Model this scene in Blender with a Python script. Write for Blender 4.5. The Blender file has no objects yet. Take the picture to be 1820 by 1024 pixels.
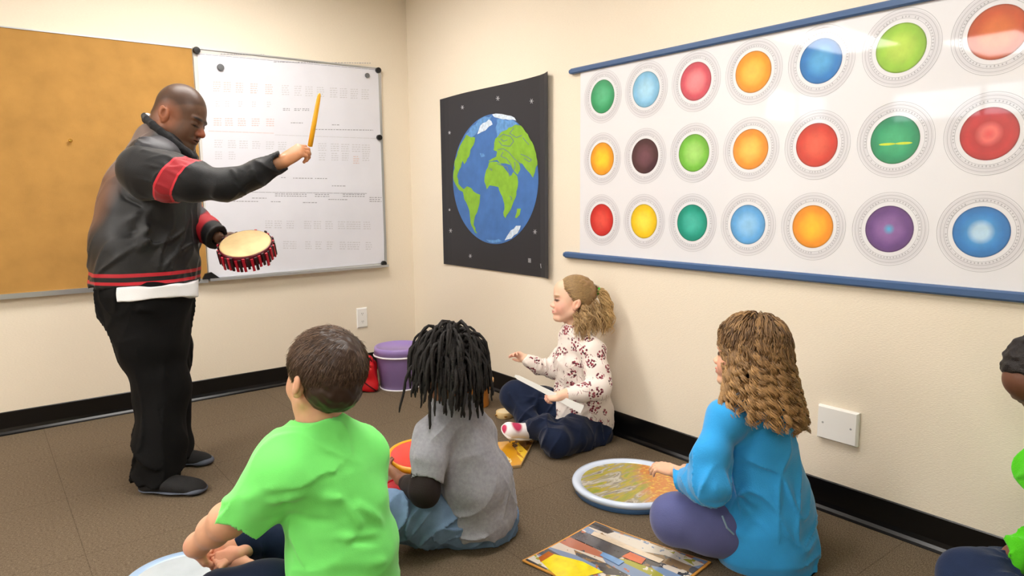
import bpy, bmesh, math, random
import numpy as np
from mathutils import Vector, Matrix
random.seed(7); RNG = np.random.default_rng(7)
sc = bpy.context.scene
COL = sc.collection

# ------------------------------------------------------------------ camera
FPX = 1228.09
S = 1.15 / 1.30
CAMP = np.array([-2.664181 * S, -4.648322 * S, 1.15])
def _rot():
    yaw, pit, rol = -0.662434, -0.136724, -0.009826
    cr, sr = math.cos(rol), math.sin(rol)
    Rz = np.array([[cr, -sr, 0], [sr, cr, 0], [0, 0, 1]])
    a = math.pi / 2 + pit
    Rx = np.array([[1, 0, 0], [0, math.cos(a), -math.sin(a)], [0, math.sin(a), math.cos(a)]])
    Ry = np.array([[math.cos(yaw), -math.sin(yaw), 0], [math.sin(yaw), math.cos(yaw), 0], [0, 0, 1]])
    return Ry @ Rx @ Rz
ROT = _rot()
RT, UP, TW = ROT[:, 0], ROT[:, 1], ROT[:, 2]          # right, up, towards the camera
cam = bpy.data.cameras.new('camera')
cam.sensor_width = 36; cam.sensor_fit = 'HORIZONTAL'; cam.lens = FPX / 1820 * 36
cam.clip_start = 0.05; cam.clip_end = 60
camo = bpy.data.objects.new('camera', cam); COL.objects.link(camo)
M = Matrix([list(map(float, r)) for r in ROT]).to_4x4(); M.translation = Vector(CAMP.tolist())
camo.matrix_world = M
sc.camera = camo

# ------------------------------------------------------------------ view, world, light
sc.view_settings.view_transform = 'Standard'; sc.view_settings.look = 'None'
sc.view_settings.gamma = 1.0; sc.view_settings.use_curve_mapping = False
sc.view_settings.exposure = 0.70
LAMP = 10.0          # strength of the ceiling diffusers
w = bpy.data.worlds.new('world'); sc.world = w; w.use_nodes = True
w.node_tree.nodes['Background'].inputs[0].default_value = (0.86, 0.93, 1.0, 1)
w.node_tree.nodes['Background'].inputs[1].default_value = 5.0
ROOM = (-5.8, 0.0, -5.6, 0.0, 2.45)
TROFFERS = [(-3.75, -0.95), (-1.35, -0.95), (-1.35, -2.75), (-3.75, -2.75), (-3.75, -4.55), (-5.1, -1.75)]

# ------------------------------------------------------------------ helpers
def lin(h):
    if isinstance(h, str):
        h = h.lstrip('#'); c = [int(h[i:i + 2], 16) / 255 for i in (0, 2, 4)]
    else: c = [v / 255 for v in h]
    return tuple((v / 12.92 if v <= .04045 else ((v + .055) / 1.055) ** 2.4) for v in c)
def PX(x, y, d): return CAMP + ((x - 910) / FPX * d) * RT - ((y - 512) / FPX * d) * UP - d * TW
def ray(x, y): return (x - 910) / FPX * RT - (y - 512) / FPX * UP - TW
def G(x, y, z=0.0):
    r = ray(x, y); return CAMP + r * ((z - CAMP[2]) / r[2])
def WL(x, y):
    r = ray(x, y); return CAMP + r * (-CAMP[1] / r[1])
def WR(x, y):
    r = ray(x, y); return CAMP + r * (-CAMP[0] / r[0])
def dep(P): return float(-(np.asarray(P) - CAMP) @ TW)
def unit(v): v = np.asarray(v, float); return v / np.linalg.norm(v)
def cb(r, u, t): return unit(r * RT + u * UP + t * TW)      # direction given in camera axes

def mk(name, V, faces, mats, parent=None, origin=None, midx=None, smooth=True, attrs=None, col=None):
    """one mesh object; faces = list of int arrays (n,k)"""
    V = np.asarray(V, np.float32).reshape(-1, 3)
    o_ = np.zeros(3) if origin is None else np.asarray(origin, float)
    if isinstance(faces, np.ndarray): faces = [faces]
    faces = [np.asarray(f, np.int32) for f in faces if len(f)]
    me = bpy.data.meshes.new(name)
    me.vertices.add(len(V)); me.vertices.foreach_set('co', (V - o_.astype(np.float32)).ravel())
    nl = sum(f.size for f in faces); npoly = sum(len(f) for f in faces)
    me.loops.add(nl); me.loops.foreach_set('vertex_index', np.concatenate([f.ravel() for f in faces]))
    ls = np.concatenate([np.full(len(f), f.shape[1]) for f in faces])
    st = np.concatenate([[0], np.cumsum(ls)[:-1]]).astype(np.int32)
    me.polygons.add(npoly); me.polygons.foreach_set('loop_start', st)
    me.polygons.foreach_set('use_smooth', np.full(npoly, smooth))
    if not isinstance(mats, (list, tuple)): mats = [mats]
    for m in mats: me.materials.append(m)
    if midx is not None: me.polygons.foreach_set('material_index', np.asarray(midx, np.int32))
    if col is not None:
        a = me.color_attributes.new('Col', 'FLOAT_COLOR', 'POINT')
        c = np.ones((len(V), 4), np.float32); c[:, :3] = col; a.data.foreach_set('color', c.ravel())
    for k, v in (attrs or {}).items():
        a = me.attributes.new(k, 'FLOAT', 'POINT'); a.data.foreach_set('value', np.asarray(v, np.float32))
    me.update(calc_edges=True); me.validate()
    o = bpy.data.objects.new(name, me); COL.objects.link(o)
    if parent is not None: o.parent = parent
    else: o.location = Vector(o_.tolist())
    return o
def tag(o, label=None, cat=None, group=None, kind=None):
    if label: o['label'] = label
    if cat: o['category'] = cat
    if group: o['group'] = group
    if kind: o['kind'] = kind
    return o
def empty(name, loc, label=None, cat=None, group=None):
    o = bpy.data.objects.new(name, None); COL.objects.link(o); o.location = Vector([float(v) for v in loc])
    o.empty_display_size = .1
    return tag(o, label, cat, group)
class MB:
    """collects simple solids into one mesh"""
    def __init__(s): s.V = []; s.F4 = []; s.F3 = []; s.n = 0; s.mi4 = []; s.mi3 = []
    def add(s, V, q=(), t=(), mi=0):
        V = np.asarray(V, float).reshape(-1, 3)
        if len(q): q = np.asarray(q, int) + s.n; s.F4.append(q); s.mi4 += [mi] * len(q)
        if len(t): t = np.asarray(t, int) + s.n; s.F3.append(t); s.mi3 += [mi] * len(t)
        s.V.append(V); s.n += len(V)
    def box(s, lo, hi, mi=0):
        x0, y0, z0 = lo; x1, y1, z1 = hi
        V = [(x0, y0, z0), (x1, y0, z0), (x1, y1, z0), (x0, y1, z0), (x0, y0, z1), (x1, y0, z1), (x1, y1, z1), (x0, y1, z1)]
        s.add(V, [(0, 3, 2, 1), (4, 5, 6, 7), (0, 1, 5, 4), (1, 2, 6, 5), (2, 3, 7, 6), (3, 0, 4, 7)], mi=mi)
    def obox(s, c, ax, half, mi=0):
        c = np.asarray(c, float); V = []
        for sz in (-1, 1):
            for sx, sy in ((-1, -1), (1, -1), (1, 1), (-1, 1)):
                V.append(c + sx * half[0] * ax[0] + sy * half[1] * ax[1] + sz * half[2] * ax[2])
        s.add(V, [(0, 3, 2, 1), (4, 5, 6, 7), (0, 1, 5, 4), (1, 2, 6, 5), (2, 3, 7, 6), (3, 0, 4, 7)], mi=mi)
    def lathe(s, prof, c=(0, 0, 0), ax=None, n=48, mi=0, close=True):
        """prof: list of (radius, height) along axis"""
        c = np.asarray(c, float)
        X, Y, Z = ax if ax is not None else (np.array([1., 0, 0]), np.array([0, 1., 0]), np.array([0, 0, 1.]))
        th = np.arange(n) / n * 2 * math.pi
        V = np.concatenate([c + (r * np.cos(th))[:, None] * X + (r * np.sin(th))[:, None] * Y + h * Z for r, h in prof])
        q = []; i = np.arange(n); j = (i + 1) % n
        for k in range(len(prof) - 1):
            q.append(np.stack([k * n + i, k * n + j, (k + 1) * n + j, (k + 1) * n + i], 1))
        s.add(V, np.concatenate(q), mi=mi)
        if close:
            for k, fl in ((0, True), (len(prof) - 1, False)):
                r, h = prof[k]
                if r > 1e-5:
                    base = s.n; s.add(np.concatenate([[c + h * Z], c + (r * np.cos(th))[:, None] * X + (r * np.sin(th))[:, None] * Y + h * Z]),
                                      t=np.stack([np.zeros(n, int), 1 + (j if fl else i), 1 + (i if fl else j)], 1), mi=mi)
    def tube(s, P, R, n=10, mi=0, cap=True):
        V, q, t = tubes_arr([(np.asarray(P, float), np.asarray(R, float) if np.ndim(R) else np.full(len(P), R))], n, cap)
        s.add(V, q, t, mi)
    def build(s, name, mats, parent=None, origin=None, smooth=False, **kw):
        F = []; mi = []
        if s.F4: F.append(np.concatenate(s.F4)); mi += s.mi4
        if s.F3: F.append(np.concatenate(s.F3)); mi += s.mi3
        return mk(name, np.concatenate(s.V), F, mats, parent, origin, midx=mi, smooth=smooth, **kw)
def tubes_arr(items, n=6, cap=True):
    Vs, Q, T = [], [], []; base = 0
    for P, R in items:
        m = len(P); tg = np.gradient(P, axis=0); tg /= np.linalg.norm(tg, axis=1)[:, None] + 1e-12
        ref = np.array([0, 0, 1.]) if abs(tg[0, 2]) < .8 else np.array([1., 0, 0])
        A = np.zeros_like(P); a = np.cross(tg[0], ref); a /= np.linalg.norm(a)
        for k in range(m):
            a = a - tg[k] * (a @ tg[k]); a /= np.linalg.norm(a) + 1e-12; A[k] = a
        B = np.cross(tg, A); th = np.arange(n) / n * 2 * math.pi
        V = P[:, None, :] + R[:, None, None] * (np.cos(th)[None, :, None] * A[:, None, :] + np.sin(th)[None, :, None] * B[:, None, :])
        Vs.append(V.reshape(-1, 3)); i = np.arange(n); j = (i + 1) % n
        for k in range(m - 1):
            Q.append(base + np.stack([k * n + i, k * n + j, (k + 1) * n + j, (k + 1) * n + i], 1))
        if cap:
            Vs.append(np.stack([P[0] - tg[0] * R[0] * .3, P[-1] + tg[-1] * R[-1] * .3]))
            c0 = base + m * n
            T.append(np.stack([np.full(n, c0), base + j, base + i], 1)); T.append(np.stack([np.full(n, c0 + 1), base + (m - 1) * n + i, base + (m - 1) * n + j], 1))
            base += m * n + 2
        else: base += m * n
    return np.concatenate(Vs), np.concatenate(Q), (np.concatenate(T) if T else np.zeros((0, 3), int))
def bulk_tubes(P, R, n=3):
    """P (N,m,3) R (N,m): many strands at once"""
    N, m, _ = P.shape
    tg = np.gradient(P, axis=1); tg /= np.linalg.norm(tg, axis=2, keepdims=True) + 1e-12
    ref = np.array([.31, .17, .93]); A = np.cross(tg, ref); A /= np.linalg.norm(A, axis=2, keepdims=True) + 1e-12
    B = np.cross(tg, A); th = np.arange(n) / n * 2 * math.pi
    V = P[:, :, None, :] + R[:, :, None, None] * (np.cos(th)[None, None, :, None] * A[:, :, None, :] + np.sin(th)[None, None, :, None] * B[:, :, None, :])
    i = np.arange(n); j = (i + 1) % n
    q1 = np.concatenate([np.stack([k * n + i, k * n + j, (k + 1) * n + j, (k + 1) * n + i], 1) for k in range(m - 1)])
    Q = (q1[None] + (np.arange(N) * m * n)[:, None, None]).reshape(-1, 4)
    return V.reshape(-1, 3), Q

# ------------------------------------------------------------------ materials
def nodes_of(m): return m.node_tree.nodes, m.node_tree.links
def mat(name, color, rough=.6, spec=.5, bump=None, var=None, attr=False, coat=0, coat_rough=.05, metal=0, sheen=0, sss=0, trans=0, ior=1.45, emis=None, coords='Object'):
    """bump=(scale,strength[,detail]); var=(scale,amount) brightness variation; attr: colour from the Col attribute"""
    m = bpy.data.materials.new(name); m.use_nodes = True; N, L = nodes_of(m); b = N['Principled BSDF']
    c = lin(color) if not attr or color is not None else (1, 1, 1)
    b.inputs['Base Color'].default_value = (*c, 1); b.inputs['Roughness'].default_value = rough
    b.inputs['Specular IOR Level'].default_value = spec; b.inputs['Metallic'].default_value = metal
    b.inputs['Coat Weight'].default_value = coat; b.inputs['Coat Roughness'].default_value = coat_rough
    b.inputs['Sheen Weight'].default_value = sheen; b.inputs['Sheen Roughness'].default_value = .4
    if sss:
        b.inputs['Subsurface Weight'].default_value = sss; b.inputs['Subsurface Radius'].default_value = (1, .35, .2); b.inputs['Subsurface Scale'].default_value = .012
    b.inputs['Transmission Weight'].default_value = trans; b.inputs['IOR'].default_value = ior
    if emis: b.inputs['Emission Color'].default_value = (*lin(emis[0]), 1); b.inputs['Emission Strength'].default_value = emis[1]
    tc = N.new('ShaderNodeTexCoord'); src = None
    if attr:
        at = N.new('ShaderNodeAttribute'); at.attribute_name = 'Col'; src = at.outputs['Color']
    if var:
        nz = N.new('ShaderNodeTexNoise'); nz.inputs['Scale'].default_value = var[0]; nz.inputs['Detail'].default_value = 6; L.new(tc.outputs[coords], nz.inputs['Vector'])
        mr = N.new('ShaderNodeMapRange'); mr.inputs['From Min'].default_value = .3; mr.inputs['From Max'].default_value = .7
        mr.inputs['To Min'].default_value = 1 - var[1]; mr.inputs['To Max'].default_value = 1 + var[1]; L.new(nz.outputs['Fac'], mr.inputs['Value'])
        mx = N.new('ShaderNodeVectorMath'); mx.operation = 'SCALE'
        if src: L.new(src, mx.inputs[0])
        else: mx.inputs[0].default_value = c
        L.new(mr.outputs[0], mx.inputs['Scale']); src = mx.outputs[0]
    if src: L.new(src, b.inputs['Base Color'])
    if bump:
        n2 = N.new('ShaderNodeTexNoise'); n2.inputs['Scale'].default_value = bump[0]; n2.inputs['Detail'].default_value = bump[2] if len(bump) > 2 else 4
        L.new(tc.outputs[coords], n2.inputs['Vector'])
        bp = N.new('ShaderNodeBump'); bp.inputs['Strength'].default_value = bump[1]; bp.inputs['Distance'].default_value = .004
        L.new(n2.outputs['Fac'], bp.inputs['Height']); L.new(bp.outputs[0], b.inputs['Normal'])
    return m
def ramp(N, stops, interp='CONSTANT'):
    r = N.new('ShaderNodeValToRGB'); r.color_ramp.interpolation = interp; e = r.color_ramp.elements
    while len(e) > 1: e.remove(e[-1])
    e[0].position = stops[0][0]; e[0].color = (*lin(stops[0][1]), 1)
    for p, c in stops[1:]:
        x = e.new(p); x.color = (*lin(c), 1)
    return r
def band_mat(name, stops, rough=.6, bump=(300, .2), attr='band', sheen=0, interp='CONSTANT'):
    m = mat(name, '#000000', rough=rough, bump=bump, sheen=sheen); N, L = nodes_of(m)
    a = N.new('ShaderNodeAttribute'); a.attribute_name = attr; r = ramp(N, stops, interp)
    L.new(a.outputs['Fac'], r.inputs[0]); L.new(r.outputs[0], N['Principled BSDF'].inputs['Base Color']); return m

# ------------------------------------------------------------------ distance-field modeller
def smin(a, b, k):
    if k <= 1e-6: return np.minimum(a, b)
    h = np.clip(.5 + .5 * (b - a) / k, 0, 1); return b + (a - b) * h - k * h * (1 - h)
class Fld:
    def __init__(s): s.ops = []; s.disp = []
    def cone(s, a, b, ra, rb, k=.01, mode='u', sq=None):
        a = np.asarray(a, float); b = np.asarray(b, float); ab = b - a; L2 = float(ab @ ab) + 1e-12; r = max(ra, rb)
        def f(X, Y, Z):
            x, y, z = X - a[0], Y - a[1], Z - a[2]
            abx, aby, abz = ab; l2 = L2
            if sq is not None:
                u, fc = sq; g = 1 / fc - 1; dt = x * u[0] + y * u[1] + z * u[2]; x, y, z = x + g * dt * u[0], y + g * dt * u[1], z + g * dt * u[2]
                q = ab + u * (g * float(ab @ u)); abx, aby, abz = q; l2 = float(q @ q) + 1e-12
            t = np.clip((x * abx + y * aby + z * abz) / l2, 0, 1)
            d = np.sqrt((x - t * abx) ** 2 + (y - t * aby) ** 2 + (z - t * abz) ** 2) - (ra + (rb - ra) * t)
            return d * (sq[1] ** .5) if sq is not None else d
        s.ops.append((np.minimum(a, b) - r, np.maximum(a, b) + r, f, k, mode)); return s
    def chain(s, pts, k=.01, mode='u', sq=None):
        for (a, ra), (b, rb) in zip(pts[:-1], pts[1:]): s.cone(a, b, ra, rb, k, mode, sq)
        return s
    def pchain(s, pts, k=.01, mode='u', sq=None):
        """points (px, py, depth, radius px)"""
        out = []
        for i, (x, y, d, r) in enumerate(pts):
            a, b = pts[max(i - 1, 0)], pts[min(i + 1, len(pts) - 1)]; sx, sy = b[0] - a[0], b[1] - a[1]; l = math.hypot(sx, sy) + 1e-6
            rx, ry = x - 910, y - 512; q = math.hypot(rx, ry) + 1e-6; c = 1 / math.sqrt(1 + (q / FPX) ** 2); n = (-sy * rx + sx * ry) / l / q
            out.append((PX(x, y, d), r * d / FPX * (1 - (1 - c) * n * n)))      # lens stretch away from the axis
        return s.chain(out, k, mode, sq)
    def ell(s, c, r, ax=None, k=.01, mode='u'):
        c = np.asarray(c, float); r = np.asarray(r, float) * np.ones(3); A = np.eye(3) if ax is None else np.asarray(ax)
        def f(X, Y, Z):
            x, y, z = X - c[0], Y - c[1], Z - c[2]
            p = [(x * A[i][0] + y * A[i][1] + z * A[i][2]) for i in range(3)]
            k0 = np.sqrt((p[0] / r[0]) ** 2 + (p[1] / r[1]) ** 2 + (p[2] / r[2]) ** 2)
            k1 = np.sqrt((p[0] / r[0] ** 2) ** 2 + (p[1] / r[1] ** 2) ** 2 + (p[2] / r[2] ** 2) ** 2) + 1e-9
            return k0 * (k0 - 1) / k1
        e = np.sqrt(sum((A[i] * r[i]) ** 2 for i in range(3)))
        s.ops.append((c - e, c + e, f, k, mode)); return s
    def cut(s, p, n, k=.002):
        """remove everything on the side n points to"""
        p = np.asarray(p, float); n = unit(n)
        s.ops.append((None, None, lambda X, Y, Z: (X - p[0]) * n[0] + (Y - p[1]) * n[1] + (Z - p[2]) * n[2], k, 'i')); return s
    def fold(s, pts, w, amp):
        """soft ridge (amp>0) or groove (amp<0) along a polyline of points on the surface"""
        pts = [np.asarray(p, float) for p in pts]
        def f(P):
            d = np.full(len(P), 9.)
            for a, b in zip(pts[:-1], pts[1:]):
                ab = b - a; t = np.clip(((P - a) @ ab) / (ab @ ab + 1e-12), 0, 1); d = np.minimum(d, np.linalg.norm(P - a - t[:, None] * ab, axis=1))
            return -amp * np.exp(-(d / w) ** 2)
        s.disp.append(f); return s
    def pfold(s, pts, w, amp): return s.fold([PX(*q) for q in pts], w, amp)
    def noise(s, freq, amp, seed=1, stretch=None):
        r = np.random.default_rng(seed); D = r.normal(size=(14, 3)); D /= np.linalg.norm(D, axis=1)[:, None]
        if stretch is not None: D = unit3(D - .8 * (D @ stretch)[:, None] * stretch)
        fr = freq * (0.6 + 1.2 * r.random(14)); ph = r.random(14) * 6.28
        s.disp.append(lambda P: amp * sum(np.sin((P @ D[i]) * fr[i] * 6.28 + ph[i]) for i in range(14)) / 3.7); return s
    def wr(s, along, freq, amp, seed=1, cover=.1):
        """cloth creases that run roughly along a direction"""
        r = np.random.default_rng(seed); a = unit(along); p = unit(np.cross(a, r.normal(size=3))); p2 = np.cross(a, p); D = r.normal(size=(5, 3)) * 3.2; ph = r.random(9) * 6.28
        D2 = r.normal(size=(3, 3)) * 2.6
        def f(P):
            w_ = sum(np.sin(P @ D[i] * 3.0 + ph[i]) for i in range(5)) * .55; m_ = sum(np.sin(P @ D2[i] * 4.5 + ph[5 + i]) for i in range(3)) / 3
            x = (P @ p) * freq * 3.14 + w_ * 1.6 + (P @ a) * freq * .6; y = (P @ p2) * freq * 2.6 + w_ * 1.9 - (P @ a) * freq * .5
            rd = np.maximum((1 - np.abs(np.sin(x))) ** 2.2, (1 - np.abs(np.sin(y))) ** 2.2); return -amp * (rd - .22) * np.clip(.5 + m_ * 1.6 + cover, 0, 1.2)
        s.disp.append(f); return s
    def mesh(s, h):
        us = [o for o in s.ops if o[4] == 'u']
        lo = np.min([o[0] for o in us], axis=0) - 4 * h; hi = np.max([o[1] for o in us], axis=0) + 4 * h
        n = np.ceil((hi - lo) / h).astype(int) + 1
        ax = [lo[i] + h * np.arange(n[i]) for i in range(3)]
        F = np.full(n, .3, np.float32)
        for l, u, f, k, mode in s.ops:
            if l is None:
                d = f(ax[0][:, None, None], ax[1][None, :, None], ax[2][None, None, :]); F = -smin(-F, -d, k).astype(np.float32); continue
            m = k * 1.5 + 4 * h
            i0 = np.clip(((l - m - lo) / h).astype(int), 0, n); i1 = np.clip(((u + m - lo) / h).astype(int) + 2, 0, n)
            if (i1 <= i0).any(): continue
            sl = tuple(slice(a, b) for a, b in zip(i0, i1))
            d = f(ax[0][sl[0]][:, None, None], ax[1][sl[1]][None, :, None], ax[2][sl[2]][None, None, :])
            F[sl] = smin(F[sl], d, k) if mode == 'u' else -smin(-F[sl], d, k)
        if s.disp:
            idx = np.nonzero(np.abs(F) < 5 * h + .012); P = np.stack([ax[i][idx[i]] for i in range(3)], 1); v = F[idx]
            for f in s.disp: v = v + f(P)
            F[idx] = v
        return nets(F, lo, h)
def unit3(D): return D / (np.linalg.norm(D, axis=1)[:, None] + 1e-9)
def nets(F, lo, h):
    ins = F < 0; nx, ny, nz = F.shape
    c = np.zeros((nx - 1, ny - 1, nz - 1), np.int8)
    for i in (0, 1):
        for j in (0, 1):
            for k in (0, 1): c += ins[i:nx - 1 + i, j:ny - 1 + j, k:nz - 1 + k]
    act = np.nonzero((c > 0) & (c < 8)); m = len(act[0]); idx = np.full(c.shape, -1, np.int32); idx[act] = np.arange(m)
    acc = np.zeros((m, 3)); cnt = np.zeros(m); A = np.stack(act, 1)
    cor = {}
    for i in (0, 1):
        for j in (0, 1):
            for k in (0, 1): cor[(i, j, k)] = F[A[:, 0] + i, A[:, 1] + j, A[:, 2] + k]
    for a in cor:
        for d in range(3):
            if a[d] == 0:
                b = list(a); b[d] = 1; b = tuple(b); f0, f1 = cor[a], cor[b]; x = (f0 < 0) != (f1 < 0)
                t = np.where(x, f0 / np.where(x, f0 - f1, 1), 0)
                p = np.tile(np.array(a, float), (m, 1)); p[:, d] = t
                acc += p * x[:, None]; cnt += x
    V = lo + h * (A + acc / cnt[:, None]); Q = []
    for d in range(3):
        e1, e2 = [(1, 2), (2, 0), (0, 1)][d]
        s0 = [slice(None)] * 3; s1 = [slice(None)] * 3; s0[d] = slice(0, -1); s1[d] = slice(1, None)
        a, b = ins[tuple(s0)], ins[tuple(s1)]; E = np.stack(np.nonzero(a != b), 1)
        ok = (E[:, e1] > 0) & (E[:, e2] > 0) & (E[:, e1] < F.shape[e1] - 1) & (E[:, e2] < F.shape[e2] - 1); E = E[ok]
        def cell(o1, o2):
            C_ = E.copy(); C_[:, e1] -= o1; C_[:, e2] -= o2; return idx[C_[:, 0], C_[:, 1], C_[:, 2]]
        q = np.stack([cell(1, 1), cell(0, 1), cell(0, 0), cell(1, 0)], 1)
        fl = ~a[E[:, 0], E[:, 1], E[:, 2]]; q[fl] = q[fl][:, ::-1]; Q.append(q)
    return V, np.concatenate(Q)
def fmesh(name, fields, mats, parent=None, origin=None, paint=None, base=None, attrs=None, zmin=.003, zmode=True):
    """fields: list of (Fld, voxel); paint(V)->colours"""
    Vs, Qs = [], []; n = 0
    for F, h in fields:
        V, Q = F.mesh(h); Vs.append(V); Qs.append(Q + n); n += len(V)
    V = np.concatenate(Vs); Q = np.concatenate(Qs)
    if zmode: V[:, 2] = np.where(V[:, 2] < zmin, zmin, V[:, 2])
    col = None
    if base is not None:
        col = np.tile(np.array(lin(base)), (len(V), 1))
        for p in (paint or []): col = p(V, col)
    at = {k: f(V) for k, f in (attrs or {}).items()}
    return mk(name, V, Q, mats, parent, origin, col=col, attrs=at)
def blob(c, r, color, soft=.5, ax=None, amt=1.0):
    """colour patch: ellipsoid of radii r with a soft edge"""
    c = np.asarray(c, float); r = np.asarray(r, float) * np.ones(3); A = np.eye(3) if ax is None else np.asarray(ax); cc = np.array(lin(color))
    def f(V, col):
        p = ((V - c) @ A.T) / r; d = np.linalg.norm(p, axis=1); wt = np.clip((1 - d) / soft + .5, 0, 1)[:, None] * amt
        return col * (1 - wt) + cc * wt
    return f

# ------------------------------------------------------------------ anatomy
class Head:
    """local frame: x forward, y left, z up; unit = chin-to-crown height; (0,0,.5) sits at c"""
    def __init__(s, c, fwd, up, H, sc=(1, 1, 1)):
        s.x = unit(fwd); s.y = unit(np.cross(up, s.x)); s.z = np.cross(s.x, s.y); s.H = H; s.sc = np.array(sc, float)
        s.A = np.stack([s.x, s.y, s.z]); s.o = np.asarray(c, float) - s.z * .5 * H * s.sc[2]
    def p(s, x, y, z): return s.o + s.H * (x * s.sc[0] * s.x + y * s.sc[1] * s.y + z * s.sc[2] * s.z)
    def loc(s, V): return ((V - s.o) @ s.A.T) / (s.H * s.sc)
    def e(s, F, c, r, k=.02, mode='u', tilt=0):
        A = s.A
        if tilt:
            ct, st = math.cos(tilt), math.sin(tilt); A = np.stack([ct * s.x + st * s.z, s.y, -st * s.x + ct * s.z])
        F.ell(s.p(*c), np.array(r) * s.H * s.sc, A, k * s.H, mode)
    def c(s, F, a, b, ra, rb, k=.02, mode='u'): F.cone(s.p(*a), s.p(*b), ra * s.H, rb * s.H, k * s.H, mode)
    def build(s, F, kid=True, ear=(-.06, .43), lids=.5, fat=0):
        s.e(F, (-.07, 0, .635), (.385, .315, .36)); s.e(F, (.08, 0, .56), (.28, .275, .33), k=.06)
        s.e(F, (.10, 0, .40), (.255, .255, .30), k=.06)
        for y in (-1, 1):
            s.c(F, (-.02, .19 * y, .27), (.22, .07 * y, .12), .09 + fat * .05, .085 + fat * .03, k=.08)
            s.e(F, (.215, .125 * y, .33), (.12, .11, .13 + fat * .02), k=.08)
            s.e(F, (.31, .10 * y, .555), (.055, .10, .035), k=.05)
            s.e(F, (.385, .125 * y, .475), (.06, .07, .045), k=.04, mode='s')
            s.e(F, (.275, .125 * y, .475), (.075, .075, .06), k=.012)                       # lidded eye
            s.c(F, (.31, .055 * y, .465), (.31, .19 * y, .465), .012, .010, k=.012) if lids else None
            s.e(F, (.375, .045 * y, .345), (.04, .032, .032), k=.02)
            ex, ez = ear; yy = (.30 if kid else .325) * y
            s.e(F, (ex, yy, ez), (.068, .05, .115), k=.02, tilt=.18); 
            s.e(F, (ex - .035, yy + .045 * y, ez + .03), (.055, .026, .098), k=.015, tilt=.2)
            s.e(F, (ex + .004, yy + .055 * y, ez + .02), (.032, .026, .058), k=.012, mode='s', tilt=.18)
            s.e(F, (ex + .015, yy + .015 * y, ez - .075), (.032, .024, .034), k=.02)
        if kid:
            s.e(F, (.22, 0, .68), (.16, .2, .2), k=.08)
            s.c(F, (.33, 0, .46), (.405, 0, .365), .028, .040, k=.03)
        else:
            s.c(F, (.34, 0, .49), (.425, 0, .365), .034, .050, k=.03)
        s.e(F, (.30, 0, .235), (.09, .12, .07), k=.05)
        s.e(F, (.372, 0, .262), (.035, .075, .022), k=.015); s.e(F, (.362, 0, .218), (.036, .065, .024), k=.015)
        s.e(F, (.40, 0, .240), (.05, .10, .006), k=.008, mode='s')
        s.e(F, (.285, 0, .115), (.085, .085, .075), k=.05)
        if fat: s.e(F, (.12, 0, .10), (.2, .2, .13), k=.08)
    def eyes(s, parent, origin, iris, white, mat_eye):
        mb = None
def strands_from(P0, N0, flow, L, segs, lift, rad, jitter, grav=0):
    n = len(P0); P = np.zeros((n, segs + 1, 3)); P[:, 0] = P0; d = flow + RNG.normal(size=(n, 3)) * jitter
    for k in range(segs):
        dd = unit3(d + N0 * lift * (1 - 1.6 * k / segs) + RNG.normal(size=(n, 3)) * jitter * .4 + np.array([0, 0, -grav * k]))
        P[:, k + 1] = P[:, k] + dd * (L / segs)[:, None]
    R = rad * np.linspace(1, .25, segs + 1)[None, :] * (0.7 + .6 * RNG.random((n, 1))); return P, R
def hand(F, wrist, d, nrm, side, L, curl=(.5, .5, .55, .6), thumb=.5, spread=.12, k=.004, fat=1.0, tdir=None):
    """d: wrist->knuckles, nrm: back of the hand, side: +1/-1 picks which lateral side the thumb is on; L hand length"""
    d = unit(d); nrm = unit(nrm - d * (np.asarray(nrm) @ d)); lat = np.cross(nrm, d) * side
    wrist = np.asarray(wrist, float)
    def q(x, y, z): return wrist + L * (x * d + y * lat + z * nrm)
    r = .048 * L * fat
    ks = [(.50, .155), (.52, .055), (.50, -.045), (.46, -.135)]
    for i, (x, y) in enumerate(ks):
        F.cone(q(.04, y * .45, 0), q(x, y, .01), .085 * L * fat, .062 * L * fat, k * 2)
    F.ell(q(.28, .0, -.01), np.array([.27, .19, .085]) * L * fat, np.stack([d, lat, nrm]), k * 2)
    F.ell(q(.17, .13, -.05), np.array([.14, .08, .08]) * L * fat, np.stack([d, lat, nrm]), k * 2)
    tips = []
    for i, (x, y) in enumerate(ks):
        ln = [.40, .45, .42, .33][i]; c = curl[i]; ang = 0; p = q(x, y, .01); fan = (1.5 - i) * spread * (1 - min(c, .9))
        rr = r * [1, 1.02, .98, .86][i]
        for seg, (fr, bend) in enumerate(((.45, 1.25), (.31, 1.6), (.24, 1.0))):
            ang += c * bend
            v = math.cos(ang) * d - math.sin(ang) * nrm + fan * lat; v = unit(v); p2 = p + v * ln * fr * L
            F.cone(p, p2, rr, rr * .93, k * .6); p = p2; rr *= .93
        tips.append(p)
    b = q(.12, .16, -.03); v = unit(.72 * d + .62 * lat * (1 - thumb * .5) - .35 * thumb * nrm) if tdir is None else unit(tdir)
    p1 = b + v * .22 * L; v2 = unit(v + .5 * thumb * d - .75 * thumb * lat - .2 * thumb * nrm); p2 = p1 + v2 * .17 * L; p3 = p2 + unit(v2 - .3 * thumb * lat) * .14 * L
    F.cone(b, p1, r * 1.35, r * 1.15, k * 2); F.cone(p1, p2, r * 1.12, r * 1.05, k); F.cone(p2, p3, r * 1.05, r * .85, k)
    return tips, p3
def ball(name, c, r, m, parent=None, origin=None, flat=None, n=16):
    mb = MB(); prof = [(r * math.sin(t), -r * math.cos(t)) for t in np.linspace(.02, math.pi - .02, 10)]
    mb.lathe(prof, c, n=n); return mb.build(name, m, parent, origin, smooth=True)

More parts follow.
